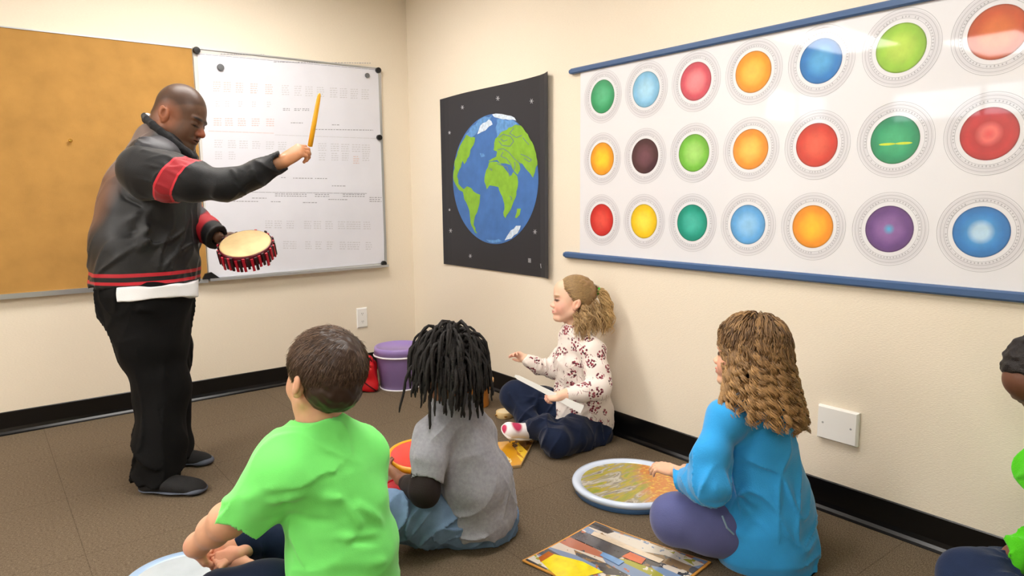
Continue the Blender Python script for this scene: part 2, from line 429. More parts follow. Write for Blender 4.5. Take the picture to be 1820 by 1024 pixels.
# ------------------------------------------------------------------ room shell
X0, X1, Y0, Y1, ZC = ROOM
def wall_mat(name, c, rough=.75):
    m = mat(name, c, rough=rough, spec=.3); N, L = nodes_of(m); b = N['Principled BSDF']
    tc = N.new('ShaderNodeTexCoord'); mp = N.new('ShaderNodeMapping'); mp.inputs['Scale'].default_value = (60, 60, 240); L.new(tc.outputs['Object'], mp.inputs[0])
    n = N.new('ShaderNodeTexNoise'); n.inputs['Scale'].default_value = 1.6; n.inputs['Detail'].default_value = 5; L.new(mp.outputs[0], n.inputs['Vector'])
    bp = N.new('ShaderNodeBump'); bp.inputs['Strength'].default_value = .35; bp.inputs['Distance'].default_value = .003; L.new(n.outputs['Fac'], bp.inputs['Height']); L.new(bp.outputs[0], b.inputs['Normal'])
    mr = N.new('ShaderNodeMapRange'); mr.inputs['To Min'].default_value = .93; mr.inputs['To Max'].default_value = 1.05; L.new(n.outputs['Fac'], mr.inputs['Value'])
    v = N.new('ShaderNodeVectorMath'); v.operation = 'SCALE'; v.inputs[0].default_value = lin(c); L.new(mr.outputs[0], v.inputs['Scale']); L.new(v.outputs[0], b.inputs['Base Color']); return m
M_WALL = wall_mat('cream_wallcovering', '#efe4d1')
M_CEIL = mat('ceiling_tile', '#ece9e2', rough=.9, bump=(120, .3))
def floor_mat():
    m = mat('brown_carpet_tile', '#6f6152', rough=.95, spec=.1); N, L = nodes_of(m); b = N['Principled BSDF']
    tc = N.new('ShaderNodeTexCoord'); 
    n1 = N.new('ShaderNodeTexNoise'); n1.inputs['Scale'].default_value = 420; n1.inputs['Detail'].default_value = 3; L.new(tc.outputs['Object'], n1.inputs['Vector'])
    n2 = N.new('ShaderNodeTexNoise'); n2.inputs['Scale'].default_value = 1.2; n2.inputs['Detail'].default_value = 2; L.new(tc.outputs['Object'], n2.inputs['Vector'])
    mp = N.new('ShaderNodeMapping'); mp.inputs['Scale'].default_value = (110, 420, 1); L.new(tc.outputs['Object'], mp.inputs[0])
    n3 = N.new('ShaderNodeTexNoise'); n3.inputs['Scale'].default_value = 1; n3.inputs['Detail'].default_value = 3; L.new(mp.outputs[0], n3.inputs['Vector'])
    a = N.new('ShaderNodeMath'); a.operation = 'ADD'; L.new(n1.outputs['Fac'], a.inputs[0]); L.new(n3.outputs['Fac'], a.inputs[1])
    r = N.new('ShaderNodeValToRGB'); e = r.color_ramp.elements; e[0].position = .36; e[0].color = (*lin('#463a2e'), 1); e[1].position = .66; e[1].color = (*lin('#877864'), 1)
    h = N.new('ShaderNodeMath'); h.operation = 'MULTIPLY'; h.inputs[1].default_value = .5; L.new(a.outputs[0], h.inputs[0]); L.new(h.outputs[0], r.inputs[0])
    # tile seams
    sep = N.new('ShaderNodeSeparateXYZ'); L.new(tc.outputs['Object'], sep.inputs[0]); seam = []
    for ax, off in (('X', 2.16), ('Y', .515)):
        s1 = N.new('ShaderNodeMath'); s1.operation = 'ADD'; s1.inputs[1].default_value = off + 54; L.new(sep.outputs[ax], s1.inputs[0])
        s2 = N.new('ShaderNodeMath'); s2.operation = 'PINGPONG'; s2.inputs[1].default_value = .27; L.new(s1.outputs[0], s2.inputs[0])
        s3 = N.new('ShaderNodeMath'); s3.operation = 'LESS_THAN'; s3.inputs[1].default_value = .0016; L.new(s2.outputs[0], s3.inputs[0]); seam.append(s3)
    mxs = N.new('ShaderNodeMath'); mxs.operation = 'MAXIMUM'; L.new(seam[0].outputs[0], mxs.inputs[0]); L.new(seam[1].outputs[0], mxs.inputs[1])
    k = N.new('ShaderNodeMath'); k.operation = 'MULTIPLY'; k.inputs[1].default_value = .28; L.new(mxs.outputs[0], k.inputs[0])
    mr = N.new('ShaderNodeMapRange'); mr.inputs['To Min'].default_value = .9; mr.inputs['To Max'].default_value = 1.1; L.new(n2.outputs['Fac'], mr.inputs['Value'])
    sb = N.new('ShaderNodeMath'); sb.operation = 'SUBTRACT'; L.new(mr.outputs[0], sb.inputs[0]); L.new(k.outputs[0], sb.inputs[1])
    v = N.new('ShaderNodeVectorMath'); v.operation = 'SCALE'; L.new(r.outputs[0], v.inputs[0]); L.new(sb.outputs[0], v.inputs['Scale']); L.new(v.outputs[0], b.inputs['Base Color'])
    bp = N.new('ShaderNodeBump'); bp.inputs['Strength'].default_value = .35; bp.inputs['Distance'].default_value = .002; L.new(a.outputs[0], bp.inputs['Height']); L.new(bp.outputs[0], b.inputs['Normal']); return m
M_FLOOR = floor_mat()
M_BASE = mat('black_vinyl_cove', '#0b0a0b', rough=.28, spec=.5)
M_WHITE = mat('white_plastic', '#f1f1ee', rough=.35)
M_ALU = mat('brushed_aluminium', '#b9bcbf', rough=.35, metal=.7)
M_GLASS = mat('window_glass', '#ffffff', rough=.02, trans=1, ior=1.45)
M_LAMP = mat('lamp_diffuser', '#ffffff', rough=.5, emis=('#fffaf4', LAMP))

b = MB(); b.box((X0 - .1, Y0 - .1, -.1), (X1 + .1, Y1 + .1, 0)); tag(b.build('floor', M_FLOOR), kind='structure')
b = MB(); b.box((X0 - .1, Y0 - .1, ZC), (X1 + .1, Y1 + .1, ZC + .1)); tag(b.build('ceiling', M_CEIL), kind='structure')
def wall_with_hole(name, axis, at, lo, hi, hole=None):
    b = MB(); t = .1 * (1 if at >= -.01 else -1)
    def bx(a0, a1, z0, z1):
        p, q = sorted((at, at + t))
        b.box((a0, p, z0), (a1, q, z1)) if axis == 'y' else b.box((p, a0, z0), (q, a1, z1))
    if hole:
        a0, a1, z0, z1 = hole; bx(lo, hi, 0, z0); bx(lo, hi, z1, ZC); bx(lo, a0, z0, z1); bx(a1, hi, z0, z1)
    else: bx(lo, hi, 0, ZC)
    return tag(b.build(name, M_WALL), kind='structure')
WIN1 = (-5.5, -4.2, 1.85, 2.22); WIN2 = (-2.3, -.5, 1.85, 2.22)
wall_with_hole('wall_left', 'y', 0.0, X0, X1, WIN1)
wall_with_hole('wall_right', 'x', 0.0, Y0, Y1)
wall_with_hole('wall_back', 'y', Y0, X0, X1)
wall_with_hole('wall_side', 'x', X0, Y0, Y1, WIN2)
for i, (axis, at, (a0, a1, z0, z1)) in enumerate((('y', .05, WIN1), ('x', X0 - .05, WIN2))):
    def bx(b, p0, p1, q0, q1, h):
        b.box((p0, at - h, q0), (p1, at + h, q1)) if axis == 'y' else b.box((at - h, p0, q0), (at + h, p1, q1))
    f = MB(); t = .035
    bx(f, a0, a1, z0, z0 + t, .04); bx(f, a0, a1, z1 - t, z1, .04); bx(f, a0, a0 + t, z0 + t, z1 - t, .04); bx(f, a1 - t, a1, z0 + t, z1 - t, .04)
    mid = (a0 + a1) / 2; bx(f, mid - t / 2, mid + t / 2, z0 + t, z1 - t, .035)
    fo = tag(f.build('window_%d' % (i + 1), M_ALU), kind='structure')
    g = MB(); bx(g, a0 + t, a1 - t, z0 + t, z1 - t, .003); g.build('pane', M_GLASS, fo)
def cove(name, pts_fn, a0, a1):
    """black cove base with a toe that flares on to the floor"""
    prof = [(0, .108), (.004, .112), (.007, .108), (.007, .03), (.010, .014), (.018, .005), (.030, .002), (.030, 0), (0, 0)]
    V = np.array([pts_fn(a, o, z) for a in (a0, a1) for o, z in prof]); n = len(prof); i = np.arange(n); j = (i + 1) % n
    q = np.stack([i, j, j + n, i + n], 1); m = MB(); m.add(V, q); return tag(m.build(name, M_BASE), kind='structure')
cove('baseboard_left', lambda a, o, z: (a, -o, z), X0, X1)
cove('baseboard_right', lambda a, o, z: (-o, a, z), Y0, Y1)
for i, (tx, ty) in enumerate(TROFFERS):
    t = empty('ceiling_light', (tx, ty, ZC), 'white recessed ceiling light panel with flat bright diffuser, out of frame above', 'ceiling light', 'ceiling light panels')
    f = MB()
    for lo, hi in (((-.62, -.32, -.025), (.62, -.28, -.001)), ((-.62, .28, -.025), (.62, .32, -.001)), ((-.62, -.28, -.025), (-.58, .28, -.001)), ((.58, -.28, -.025), (.62, .28, -.001))): f.box(lo, hi)
    f.build('frame', M_WHITE, t); d = MB(); d.box((-.58, -.28, -.016), (.58, .28, -.006)); d.build('diffuser', M_LAMP, t)

# ------------------------------------------------------------------ left wall: boards
M_CORK = mat('tan_pin_board', '#b5894a', rough=.85, spec=.2, bump=(260, .25), var=(9, .10))
M_WB = mat('whiteboard_enamel', '#d9d8d4', rough=.25)
M_PAPER = mat('white_chart_paper', '#dfe0e9', rough=.6, bump=(6, .25), var=(5, .03))
M_INK = mat('grey_print', '#c9c9cf', rough=.7); M_INK2 = mat('dark_print', '#9c9ca4', rough=.7); M_INK3 = mat('red_print', '#d9bdb8', rough=.7)
M_BLACK = mat('black_plastic', '#101012', rough=.35)
b = empty('bulletin_board', (-2.2, 0, .68), 'tan bulletin board with one brass pushpin, filling the wall behind the standing man', 'bulletin board')
m = MB(); m.box((-1.3, -.018, .012), (.868, -.002, 1.256)); m.build('pin_surface', M_CORK, b)
m = MB(); m.box((-1.31, -.03, -.012), (.868, -.002, .012)); m.box((-1.32, -.024, -.012), (-1.30, -.002, 1.262)); m.box((-1.32, -.022, 1.256), (.868, -.002, 1.262)); m.build('edge_trim', M_ALU, b)
b = empty('whiteboard', (-.77, 0, .69), 'white dry-erase board with thin aluminium edge, hung beside the tan bulletin board', 'whiteboard')
m = MB(); m.box((-.555, -.014, 0), (.545, -.002, 1.248)); m.build('writing_surface', M_WB, b)
m = MB(); m.box((-.555, -.045, -.014), (.560, -.002, 0)); m.box((.545, -.02, 0), (.560, -.002, 1.25)); m.box((-.555, -.02, 1.248), (.56, -.002, 1.256)); m.build('frame', M_ALU, b)
# the paper with its rows of print
def wl(px, py, off): v = WL(px, py); return np.array([v[0], -off, v[2]])
m = MB(); TL, TR, BR, BL = (349, 95), (675, 124), (681, 467), (371, 494); n = 12; V = []
for j in range(n + 1):
    for i in range(n + 1):
        u, v = i / n, j / n; px = (TL[0] * (1 - u) + TR[0] * u) * (1 - v) + (BL[0] * (1 - u) + BR[0] * u) * v; py = (TL[1] * (1 - u) + TR[1] * u) * (1 - v) + (BL[1] * (1 - u) + BR[1] * u) * v
        V.append(wl(px, py, .0175))
m.add(V, [(j * (n + 1) + i, (j + 1) * (n + 1) + i, (j + 1) * (n + 1) + i + 1, j * (n + 1) + i + 1) for j in range(n) for i in range(n)])
def zz(cx, cy): return 330 + cx * .4297, 70 + cy * .4297
def dash(cx0, cy0, cx1, cy1, th, mi):
    a = wl(*zz(cx0, cy0 - th), .0182); c = wl(*zz(cx1, cy1 + th), .0182); a2 = wl(*zz(cx0, cy0 + th), .0182); c2 = wl(*zz(cx1, cy1 - th), .0182); m.add([a, a2, c, c2], [(0, 1, 2, 3)], mi=mi)
def blockz(cx, cy, w_, rows, mi=1, gap=9):
    for r in range(rows):
        x = cx - w_ / 2
        while x < cx + w_ / 2 - 3:
            l = random.uniform(5, 12); x2 = min(x + l, cx + w_ / 2); y = cy + r * gap + (x - 400) * .012; dash(x, y, x2, y, 1.5, mi); x = x2 + random.uniform(2, 4)
for x in (125, 168, 218, 278, 340, 408, 460, 505, 553, 607, 648, 692, 737): blockz(x, 182 + (x - 125) * .04, 30, 5, 3 if x < 360 else 1)
for x in (128, 168, 222, 278, 340): blockz(x, 262, 16, 3)
for x in (412, 458, 492): blockz(x, 288, 28, 2, 2, 6)
for x in (128, 175, 228, 285, 345): blockz(x, 332, 32, 4, 3)
for x in (132, 188, 235, 288, 345, 395, 560, 612, 655, 700, 740): blockz(x, 422 + (x - 132) * .02, 34, 4, 1)
for x in (132, 188, 560, 612, 655, 740): blockz(x, 470, 28, 4, 1)
blockz(700, 482, 24, 4, 3)
for x in (340, 378, 428, 500, 540, 588, 640, 675, 703, 745): blockz(x, 752, 30, 4)
for x in (412, 440, 503, 545, 592, 645, 677, 703, 752): blockz(x, 836, 26, 4)
for a, c, y, mi in ((90, 360, 380, 3), (365, 790, 396, 1), (50, 780, 62, 2), (270, 745, 632, 2)):
    x = a
    while x < c: dash(x, y + (x - a) * (.09 if y == 62 else .012 if y > 600 else .035), min(x + 26, c), y + (min(x + 26, c) - a) * (.09 if y == 62 else .012 if y > 600 else .035), 1.0, mi); x += 28
for cx, cy, w_, rws in ((430, 640, 130, 2), (690, 638, 90, 2), (560, 640, 60, 2), (300, 658, 60, 1), (240, 672, 120, 1), (368, 672, 40, 1), (510, 674, 60, 1), (625, 660, 80, 1), (480, 574, 80, 1), (555, 574, 50, 1), (400, 572, 20, 1), (630, 604, 60, 1), (780, 650, 50, 3), (650, 372, 240, 1), (455, 346, 50, 1), (615, 352, 30, 1)): blockz(cx, cy, w_, rws, 2, 8)
blockz(230, 66, 180, 1, 2); blockz(560, 96, 400, 1, 2)
chart = m.build('wall_chart', [M_PAPER, M_INK, M_INK2, M_INK3], origin=(-.77, -.0175, .70))
tag(chart, 'large white paper chart with rows of faint tiny print, held by magnets on the whiteboard', 'chart')
YA = (np.array([1., 0, 0]), np.array([0, 0, 1.]), np.array([0, -1., 0]))
XA = (np.array([0, 1., 0]), np.array([0, 0, 1.]), np.array([-1., 0, 0]))
def disc_magnet(px, py, r, h, mt, name, label, group, off=.018):
    c = wl(px, py, off); mb = MB(); mb.lathe([(r, 0), (r, h * .7), (r * .85, h), (r * .3, h * 1.02)], (0, 0, 0), YA, 20)
    o = mb.build(name, mt, smooth=False); o.location = Vector(c.tolist()); return tag(o, label, 'magnet', group)
disc_magnet(347, 91, .019, .02, M_BLACK, 'round_magnet', 'round black magnet at the top left corner of the paper chart', 'black magnets on the whiteboard', .019)
disc_magnet(669, 126, .018, .02, M_BLACK, 'round_magnet', 'round black magnet at the top right corner of the paper chart', 'black magnets on the whiteboard')
disc_magnet(671, 245, .018, .02, M_BLACK, 'round_magnet', 'round black magnet halfway down the right edge of the paper chart', 'black magnets on the whiteboard')
disc_magnet(679, 468, .018, .02, M_BLACK, 'round_magnet', 'round black magnet at the bottom right corner of the paper chart', 'black magnets on the whiteboard')
M_GREY = mat('grey_metal', '#777b80', rough=.3, metal=.8); M_BRASS = mat('brass', '#d9b45a', rough=.25, metal=1)
disc_magnet(390, 121, .019, .012, M_GREY, 'button_magnet', 'grey metal button magnet near the upper left of the paper chart', 'grey button magnets')
disc_magnet(650, 135, .015, .012, M_GREY, 'button_magnet', 'grey metal button magnet near the upper right of the paper chart', 'grey button magnets')
p = MB(); p.add([wl(357, 496, .02), wl(389, 494, .02), wl(373, 483, .02), wl(362, 486, .02), wl(357, 496, .036), wl(389, 494, .036), wl(373, 483, .036), wl(362, 486, .036)], [(0, 3, 2, 1), (4, 5, 6, 7), (0, 1, 5, 4), (1, 2, 6, 5), (2, 3, 7, 6), (3, 0, 4, 7)])
tag(p.build('corner_clip', M_BLACK, origin=wl(372, 494, .02)), 'black corner clip at the lower left of the paper chart', 'clip')
c = wl(124, 251, .018); t = empty('pushpin', c, 'small brass pushpin stuck alone in the tan bulletin board', 'pushpin')
mb = MB(); mb.lathe([(.004, 0), (.0035, .008), (.009, .012), (.009, .017), (.004, .02)], (0, 0, 0), YA, 14); mb.build('head', M_BRASS, t, smooth=True)
mb = MB(); mb.lathe([(.0012, -.008), (.0012, .002)], (0, 0, 0), YA, 8); mb.build('needle', M_GREY, t)
# outlet
c0, c1 = WL(633, 548), WL(653, 581); cx, cz = (c0[0] + c1[0]) / 2, (c0[2] + c1[2]) / 2; hw, hh = (c1[0] - c0[0]) / 2, (c0[2] - c1[2]) / 2
t = empty('wall_outlet', (cx, 0, cz), 'white electrical outlet plate low on the board wall near the purple tub', 'outlet')
mb = MB(); V = []
for s_, y in ((1, -.001), (1, -.005), (.88, -.009)): V += [(-hw * s_, y, -hh * s_), (hw * s_, y, -hh * s_), (hw * s_, y, hh * s_), (-hw * s_, y, hh * s_)]
q = [(0, 3, 2, 1), (8, 9, 10, 11)] + [(4 * k + i, 4 * k + (i + 1) % 4, 4 * k + 4 + (i + 1) % 4, 4 * k + 4 + i) for k in (0, 1) for i in range(4)]; mb.add(V, q); mb.build('cover_plate', M_WHITE, t)
for sz in (-.3, .3):
    mb = MB(); mb.lathe([(.014, 0), (.0135, .002)], (0, -.009, sz * hh * 1.3), YA, 20); so = mb.build('socket', M_WHITE, t)
    for dx, w_, z0, z1 in ((-.005, .001, -.001, .007), (.005, .001, -.001, .007), (0, .002, -.008, -.005)):
        mb = MB(); mb.box((dx - w_, -.0118, sz * hh * 1.3 + z0), (dx + w_, -.0108, sz * hh * 1.3 + z1)); mb.build('slot', M_BLACK, so)
# low white box on the right wall
a_, b_ = WR(1458, 717), WR(1530, 738)
t = empty('wall_plate', (0, (a_[1] + b_[1]) / 2, a_[2] - .06), 'white cover plate low on the cream wall to the right of the curly-haired child', 'wall plate')
mb = MB(); ln = (a_[1] - b_[1]) / 2
V = []
for s_, x in ((1, -.001), (1, -.012), (.93, -.02)): V += [(x, -ln * s_, -.06 * s_), (x, ln * s_, -.06 * s_), (x, ln * s_, .06 * s_), (x, -ln * s_, .06 * s_)]
mb.add(V, [(0, 1, 2, 3), (8, 11, 10, 9)] + [(4 * k + (i + 1) % 4, 4 * k + i, 4 * k + 4 + i, 4 * k + 4 + (i + 1) % 4) for k in (0, 1) for i in range(4)]); mb.build('cover', M_WHITE, t)
for dy in (-.05, .05):
    mb = MB(); mb.lathe([(.004, .0195), (.0035, .021)], (0, dy, 0), XA, 12); mb.build('screw', M_ALU, t)

# ------------------------------------------------------------------ right wall: earth poster
from mathutils.geometry import tessellate_polygon
M_POST = mat('poster_black', '#2b2b30', rough=.42, spec=.4, bump=(8, .15)); M_SEA = mat('poster_sea', '#3f6fb2', rough=.45, var=(14, .12)); M_LAND = mat('poster_land', '#83b52c', rough=.45, var=(22, .14))
M_ICE = mat('poster_cloud', '#cfdff0', rough=.45, var=(60, .2)); M_SEA2 = mat('poster_sea_light', '#5f95cf', rough=.45, var=(50, .2)); M_BORDER = mat('poster_border_line', '#6a7f86', rough=.5); M_SILV = mat('poster_mark', '#c7cbd0', rough=.4)
PY0, PY1, PZ0, PZ1 = -1.432, -.406, .708, 1.735; pyc, pzc = (PY0 + PY1) / 2, (PZ0 + PZ1) / 2
m = MB(); n = 24; V = []
for th in (0, .0012):
    for j in range(n + 1):
        for i in range(n + 1):
            u, v = i / n * 2 - 1, j / n * 2 - 1; y = pyc - u * (PY1 - PY0) / 2; z = pzc + v * (PZ1 - PZ0) / 2 + .012 * (u ** 3) * (1 if v > 0 else 0) * abs(v)
            off = .006 + .022 * max(0, (abs(u) - .82) / .18) ** 2 * (1 if u > 0 else .3); V.append((-off - th, y, z))
N1 = (n + 1) ** 2
q = [(j * (n + 1) + i, j * (n + 1) + i + 1, (j + 1) * (n + 1) + i + 1, (j + 1) * (n + 1) + i) for j in range(n) for i in range(n)]
bd = [j for j in range(n)] ; q2 = [tuple(N1 + k for k in f[::-1]) for f in q]
edge = list(range(n + 1)) + [(j) * (n + 1) + n for j in range(1, n + 1)] + [n * (n + 1) + i for i in range(n - 1, -1, -1)] + [j * (n + 1) for j in range(n - 1, 0, -1)]
q3 = [(edge[k], edge[k] + N1, edge[(k + 1) % len(edge)] + N1, edge[(k + 1) % len(edge)]) for k in range(len(edge))]
m.add(V, [f[::-1] for f in q] + [f[::-1] for f in q2] + q3)
def wr_flat(pts, off, mi, mb):
    P = [np.array([-off, y, z]) for y, z in pts]; tri = tessellate_polygon([[Vector(v.tolist()) for v in P]])
    t = []
    for a, b_, c_ in tri:
        nx = np.cross(P[b_] - P[a], P[c_] - P[a])[0]; t.append((a, b_, c_) if nx < 0 else (a, c_, b_))
    mb.add(P, t=t, mi=mi)
def pc(pts): return [tuple(WR(760 + x / 2.56, 110 + y / 2.56)[1:]) for x, y in pts]
ey, ez, ra, rb_ = -.929, 1.2245, .404, .3625
wr_flat([(ey + ra * math.cos(t), ez + rb_ * math.sin(t)) for t in np.linspace(0, 2 * math.pi, 96, endpoint=False)], .0082, 1, m)
def jag(pts, a=3.0):
    out = []; r = random.Random(len(pts) * 7)
    for k in range(len(pts)):
        p, q_ = pts[k], pts[(k + 1) % len(pts)]; nseg = max(1, int(math.hypot(q_[0] - p[0], q_[1] - p[1]) / 14))
        for s_ in range(nseg):
            t = s_ / nseg; out.append((p[0] + (q_[0] - p[0]) * t + (r.uniform(-a, a) if s_ else 0), p[1] + (q_[1] - p[1]) * t + (r.uniform(-a, a) if s_ else 0)))
    return out
LANDS = [[(124, 540), (127, 470), (142, 410), (165, 362), (182, 330), (222, 345), (215, 378), (200, 402), (195, 430), (172, 466), (165, 450), (150, 490), (140, 520), (146, 555), (170, 580), (185, 566), (205, 575), (215, 590), (245, 605), (243, 640), (235, 670), (222, 700), (215, 740), (232, 780), (222, 777), (205, 745), (198, 700), (190, 660), (172, 625), (166, 592), (148, 583), (134, 560)],
    [(285, 458), (320, 455), (345, 470), (362, 492), (385, 520), (396, 500), (414, 520), (418, 545), (410, 590), (405, 620), (385, 670), (360, 712), (352, 700), (355, 650), (345, 612), (328, 570), (288, 562), (275, 580), (264, 545), (268, 510), (280, 480)],
    [(282, 452), (300, 440), (318, 432), (322, 408), (306, 402), (314, 350), (340, 318), (400, 284), (430, 290), (462, 330), (488, 380), (500, 420), (506, 468), (495, 500), (485, 528), (470, 505), (455, 490), (437, 464), (418, 455), (428, 490), (415, 514), (396, 494), (385, 470), (360, 462), (336, 462), (322, 446), (290, 455)],
    [(403, 710), (413, 668), (430, 668), (425, 695), (412, 710)]]
for L_ in LANDS: wr_flat(pc(jag(L_)), .0090, 2, m)
for L_ in [[(232, 330), (245, 292), (285, 262), (302, 285), (270, 312), (240, 326)], [(300, 240), (345, 238), (385, 246), (410, 268), (350, 262), (310, 252)], [(357, 812), (376, 780), (408, 746), (430, 745), (415, 780), (387, 803)]]: wr_flat(pc(jag(L_, 4)), .0096, 3, m)
for L_ in [[(180, 330), (208, 292), (250, 258), (300, 243), (290, 270), (240, 300), (225, 330), (205, 345)], [(320, 262), (400, 270), (418, 285), (340, 320), (322, 345), (316, 300)], [(272, 808), (330, 806), (345, 816), (320, 822), (285, 820)], [(243, 416), (262, 418), (268, 430), (250, 434)]]: wr_flat(pc(jag(L_, 5)), .0093, 4, m)
def stroke(pts, w_, off, mi, mb):
    for (x0, y0), (x1, y1) in zip(pts[:-1], pts[1:]):
        dx, dy = x1 - x0, y1 - y0; l = math.hypot(dx, dy) + 1e-6; ox, oy = -dy / l * w_, dx / l * w_
        wr_flat(pc([(x0 + ox, y0 + oy), (x1 + ox, y1 + oy), (x1 - ox, y1 - oy), (x0 - ox, y0 - oy)]), off, mi, mb)
for L_ in [[(330, 345), (350, 330), (385, 340), (398, 362), (380, 385), (345, 380), (330, 360)], [(325, 400), (350, 395), (375, 410), (400, 440), (432, 466)], [(320, 462), (345, 472), (368, 478), (380, 522)], [(350, 410), (340, 430), (365, 440), (388, 470)], [(430, 420), (455, 430), (480, 445), (470, 455), (445, 440)], [(400, 300), (380, 325), (410, 345), (435, 335)], [(440, 345), (452, 360), (468, 378)], [(285, 485), (300, 490), (295, 495)], [(380, 610), (390, 620), (385, 630)], [(340, 350), (352, 362), (370, 355)], [(398, 498), (405, 470), (402, 455)]]: stroke(L_, 1.8, .0099, 5, m)
for px, py, r in ((824, 191, 5), (887, 175, 6), (947, 180, 6), (801, 236, 4), (794, 303, 3), (801, 373, 3), (803, 410, 5), (838, 455, 5), (953, 412, 6)):
    X_, Y_ = (px - 760) * 2.56, (py - 110) * 2.56; r *= 1.5
    for a in (0, 1.05, 2.1): stroke([(X_ - r * math.cos(a), Y_ - 1.3 * r * math.sin(a)), (X_ + r * math.cos(a), Y_ + 1.3 * r * math.sin(a))], 1.0, .0086, 6, m)
for k in range(3): stroke([(519 + 5 * k, 918), (522 + 5 * k, 938)], 1.2, .0086, 6, m)
for k in range(4): stroke([(463, 895 + 5 * k), (476, 897 + 5 * k)], 1.2, .0086, 6, m)
poster = m.build('earth_poster', [M_POST, M_SEA, M_LAND, M_ICE, M_SEA2, M_BORDER, M_SILV], origin=(-.006, pyc, pzc))
tag(poster, 'black poster of the Earth as a blue and green globe, taped to the cream wall', 'poster')

# ------------------------------------------------------------------ right wall: chart of coloured discs
t = empty('planet_chart', (0, -2.6, .84), 'wide glossy white roll-down chart with three rows of coloured discs between blue rails', 'chart')
def cm(n_, c, **k): return mat(n_, c, rough=.45, coat=.7, coat_rough=.035, **k)
M_SHEET = cm('glossy_vinyl', '#e6e7ec'); M_LINE = cm('thin_ring_line', '#b4b5bc'); M_DISC = mat('printed_disc', None, rough=.45, coat=.7, coat_rough=.035, attr=True, var=(28, .10))
M_RING = cm('pale_ring', '#dcdce2')
CY0, CY1 = -3.70, -1.648
s = MB(); yy = np.linspace(CY0, CY1, 40)
V = [(-.010, y, z) for z in (.85, 1.72) for y in yy] + [(-.0085, y, z) for z in (.85, 1.72) for y in yy]
k = len(yy); q = [(i, i + k, i + k + 1, i + 1) for i in range(k - 1)] + [(2 * k + i, 2 * k + i + 1, 3 * k + i + 1, 3 * k + i) for i in range(k - 1)] + [(0, 2 * k, 3 * k, k), (k - 1, 2 * k - 1, 4 * k - 1, 3 * k - 1)]
s.add(np.array(V) - [0, -2.6, .84], q); cols = [np.tile([[.8, .8, .8]], (len(V), 1))]
def ring(y, z, r0, r1, off, mi, n=64, c=(.5, .5, .5), inner=None):
    th = np.arange(n) / n * 2 * math.pi; A = np.stack([np.full(n, -off), y + 2.6 + r0 * np.cos(th), z - .84 + r0 * np.sin(th)], 1); B = np.stack([np.full(n, -off), y + 2.6 + r1 * np.cos(th), z - .84 + r1 * np.sin(th)], 1)
    i = np.arange(n); j = (i + 1) % n; s.add(np.concatenate([A, B]), np.stack([i, j, j + n, i + n], 1), mi=mi)
    cc = np.array([c]); ci = cc if inner is None else np.array([inner]); cols.append(np.concatenate([np.tile(ci, (n, 1)), np.tile(cc, (n, 1))]))
DC = [['#1e9a63', '#7fbfe6', '#cf4a5c', '#f29a1f', '#2b7cc6', '#97c93a', '#c9541f'],
      ['#f3a01f', '#4a2a33', '#76c043', '#f3951f', '#d23c2e', '#1f9567', '#c62a30'],
      ['#cf2a28', '#f2c81c', '#189a84', '#5aa7e6', '#f4971c', '#6a4687', '#2a7ec9']]
DI = [['#4cb884', '#a5d8f2', '#ea8a90', '#fbc04a', '#57a9e0', '#b8d84e', '#d9702e'],
      ['#fbd02e', '#6b4450', '#a6dc74', '#fbc552', '#e65e48', '#3eb37c', '#e24b4a'],
      ['#e65045', '#fae04e', '#45bda9', '#8cc8f4', '#fbc02c', '#8d66a6', '#4a9fe0']]
for r_, zrow in enumerate((1.5855, 1.303, 1.0195)):
    for c_ in range(7):
        y = -1.795 - .26 * c_; z = zrow + (.003 * c_ / 6); R_ = .0755; out, inn = np.array(lin(DC[r_][c_])), np.array(lin(DI[r_][c_]))
        rr = [0.002, .25, .5, .75, .93, 1.0]; cl = [inn, inn * .95 + out * .05, inn * .6 + out * .4, out, out * .85, out * .45]
        if (r_, c_) == (2, 6): cl[0] = cl[1] = np.array(lin('#b5d8f0'))
        if (r_, c_) == (2, 5): cl[0] = np.array(lin('#49b5e0'))
        if (r_, c_) == (1, 6): cl[1] = np.array(lin('#ea6a66')); cl[2] = out * .85
        for k in range(5): ring(y, z, rr[k] * R_, rr[k + 1] * R_, .0106, 2, c=tuple(cl[k + 1]), inner=tuple(cl[k]))
        ring(y, z, R_ * 1.22, R_ * 1.52, .0104, 3)
        for f_ in (1.17, 1.30, 1.43, 1.56): ring(y, z, R_ * f_, R_ * f_ + .0013, .0108, 1)
        for k in range(60):
            a = k / 60 * 2 * math.pi
            if random.random() < .85:
                r0, r1 = R_ * (1.205 if k % 5 else 1.19), R_ * 1.265; da = .018; P = [(-.0107, y + 2.6 + r * math.cos(a + d), z - .84 + r * math.sin(a + d)) for r, d in ((r0, -da), (r1, -da), (r1, da), (r0, da))]
                s.add(P, [(0, 3, 2, 1)], mi=1); cols.append(np.tile([[.5, .5, .5]], (4, 1)))
        if (r_, c_) == (1, 5):
            for dy in (-.028, .022):
                P = [(-.0109, y + 2.6 + dy + .026 * math.cos(a), z - .852 + .004 * math.sin(a)) for a in np.linspace(0, 2 * math.pi, 16, endpoint=False)]
                s.add([(-.0109, y + 2.6 + dy, z - .852)] + P, t=[(0, 1 + (i + 1) % 16, 1 + i) for i in range(16)], mi=2); cols.append(np.tile([lin('#c8e23a')], (17, 1)))
s.build('sheet', [M_SHEET, M_LINE, M_DISC, M_RING], t, col=np.concatenate(cols))
M_RAIL = mat('blue_rail', '#3f5f8c', rough=.35, coat=.3)
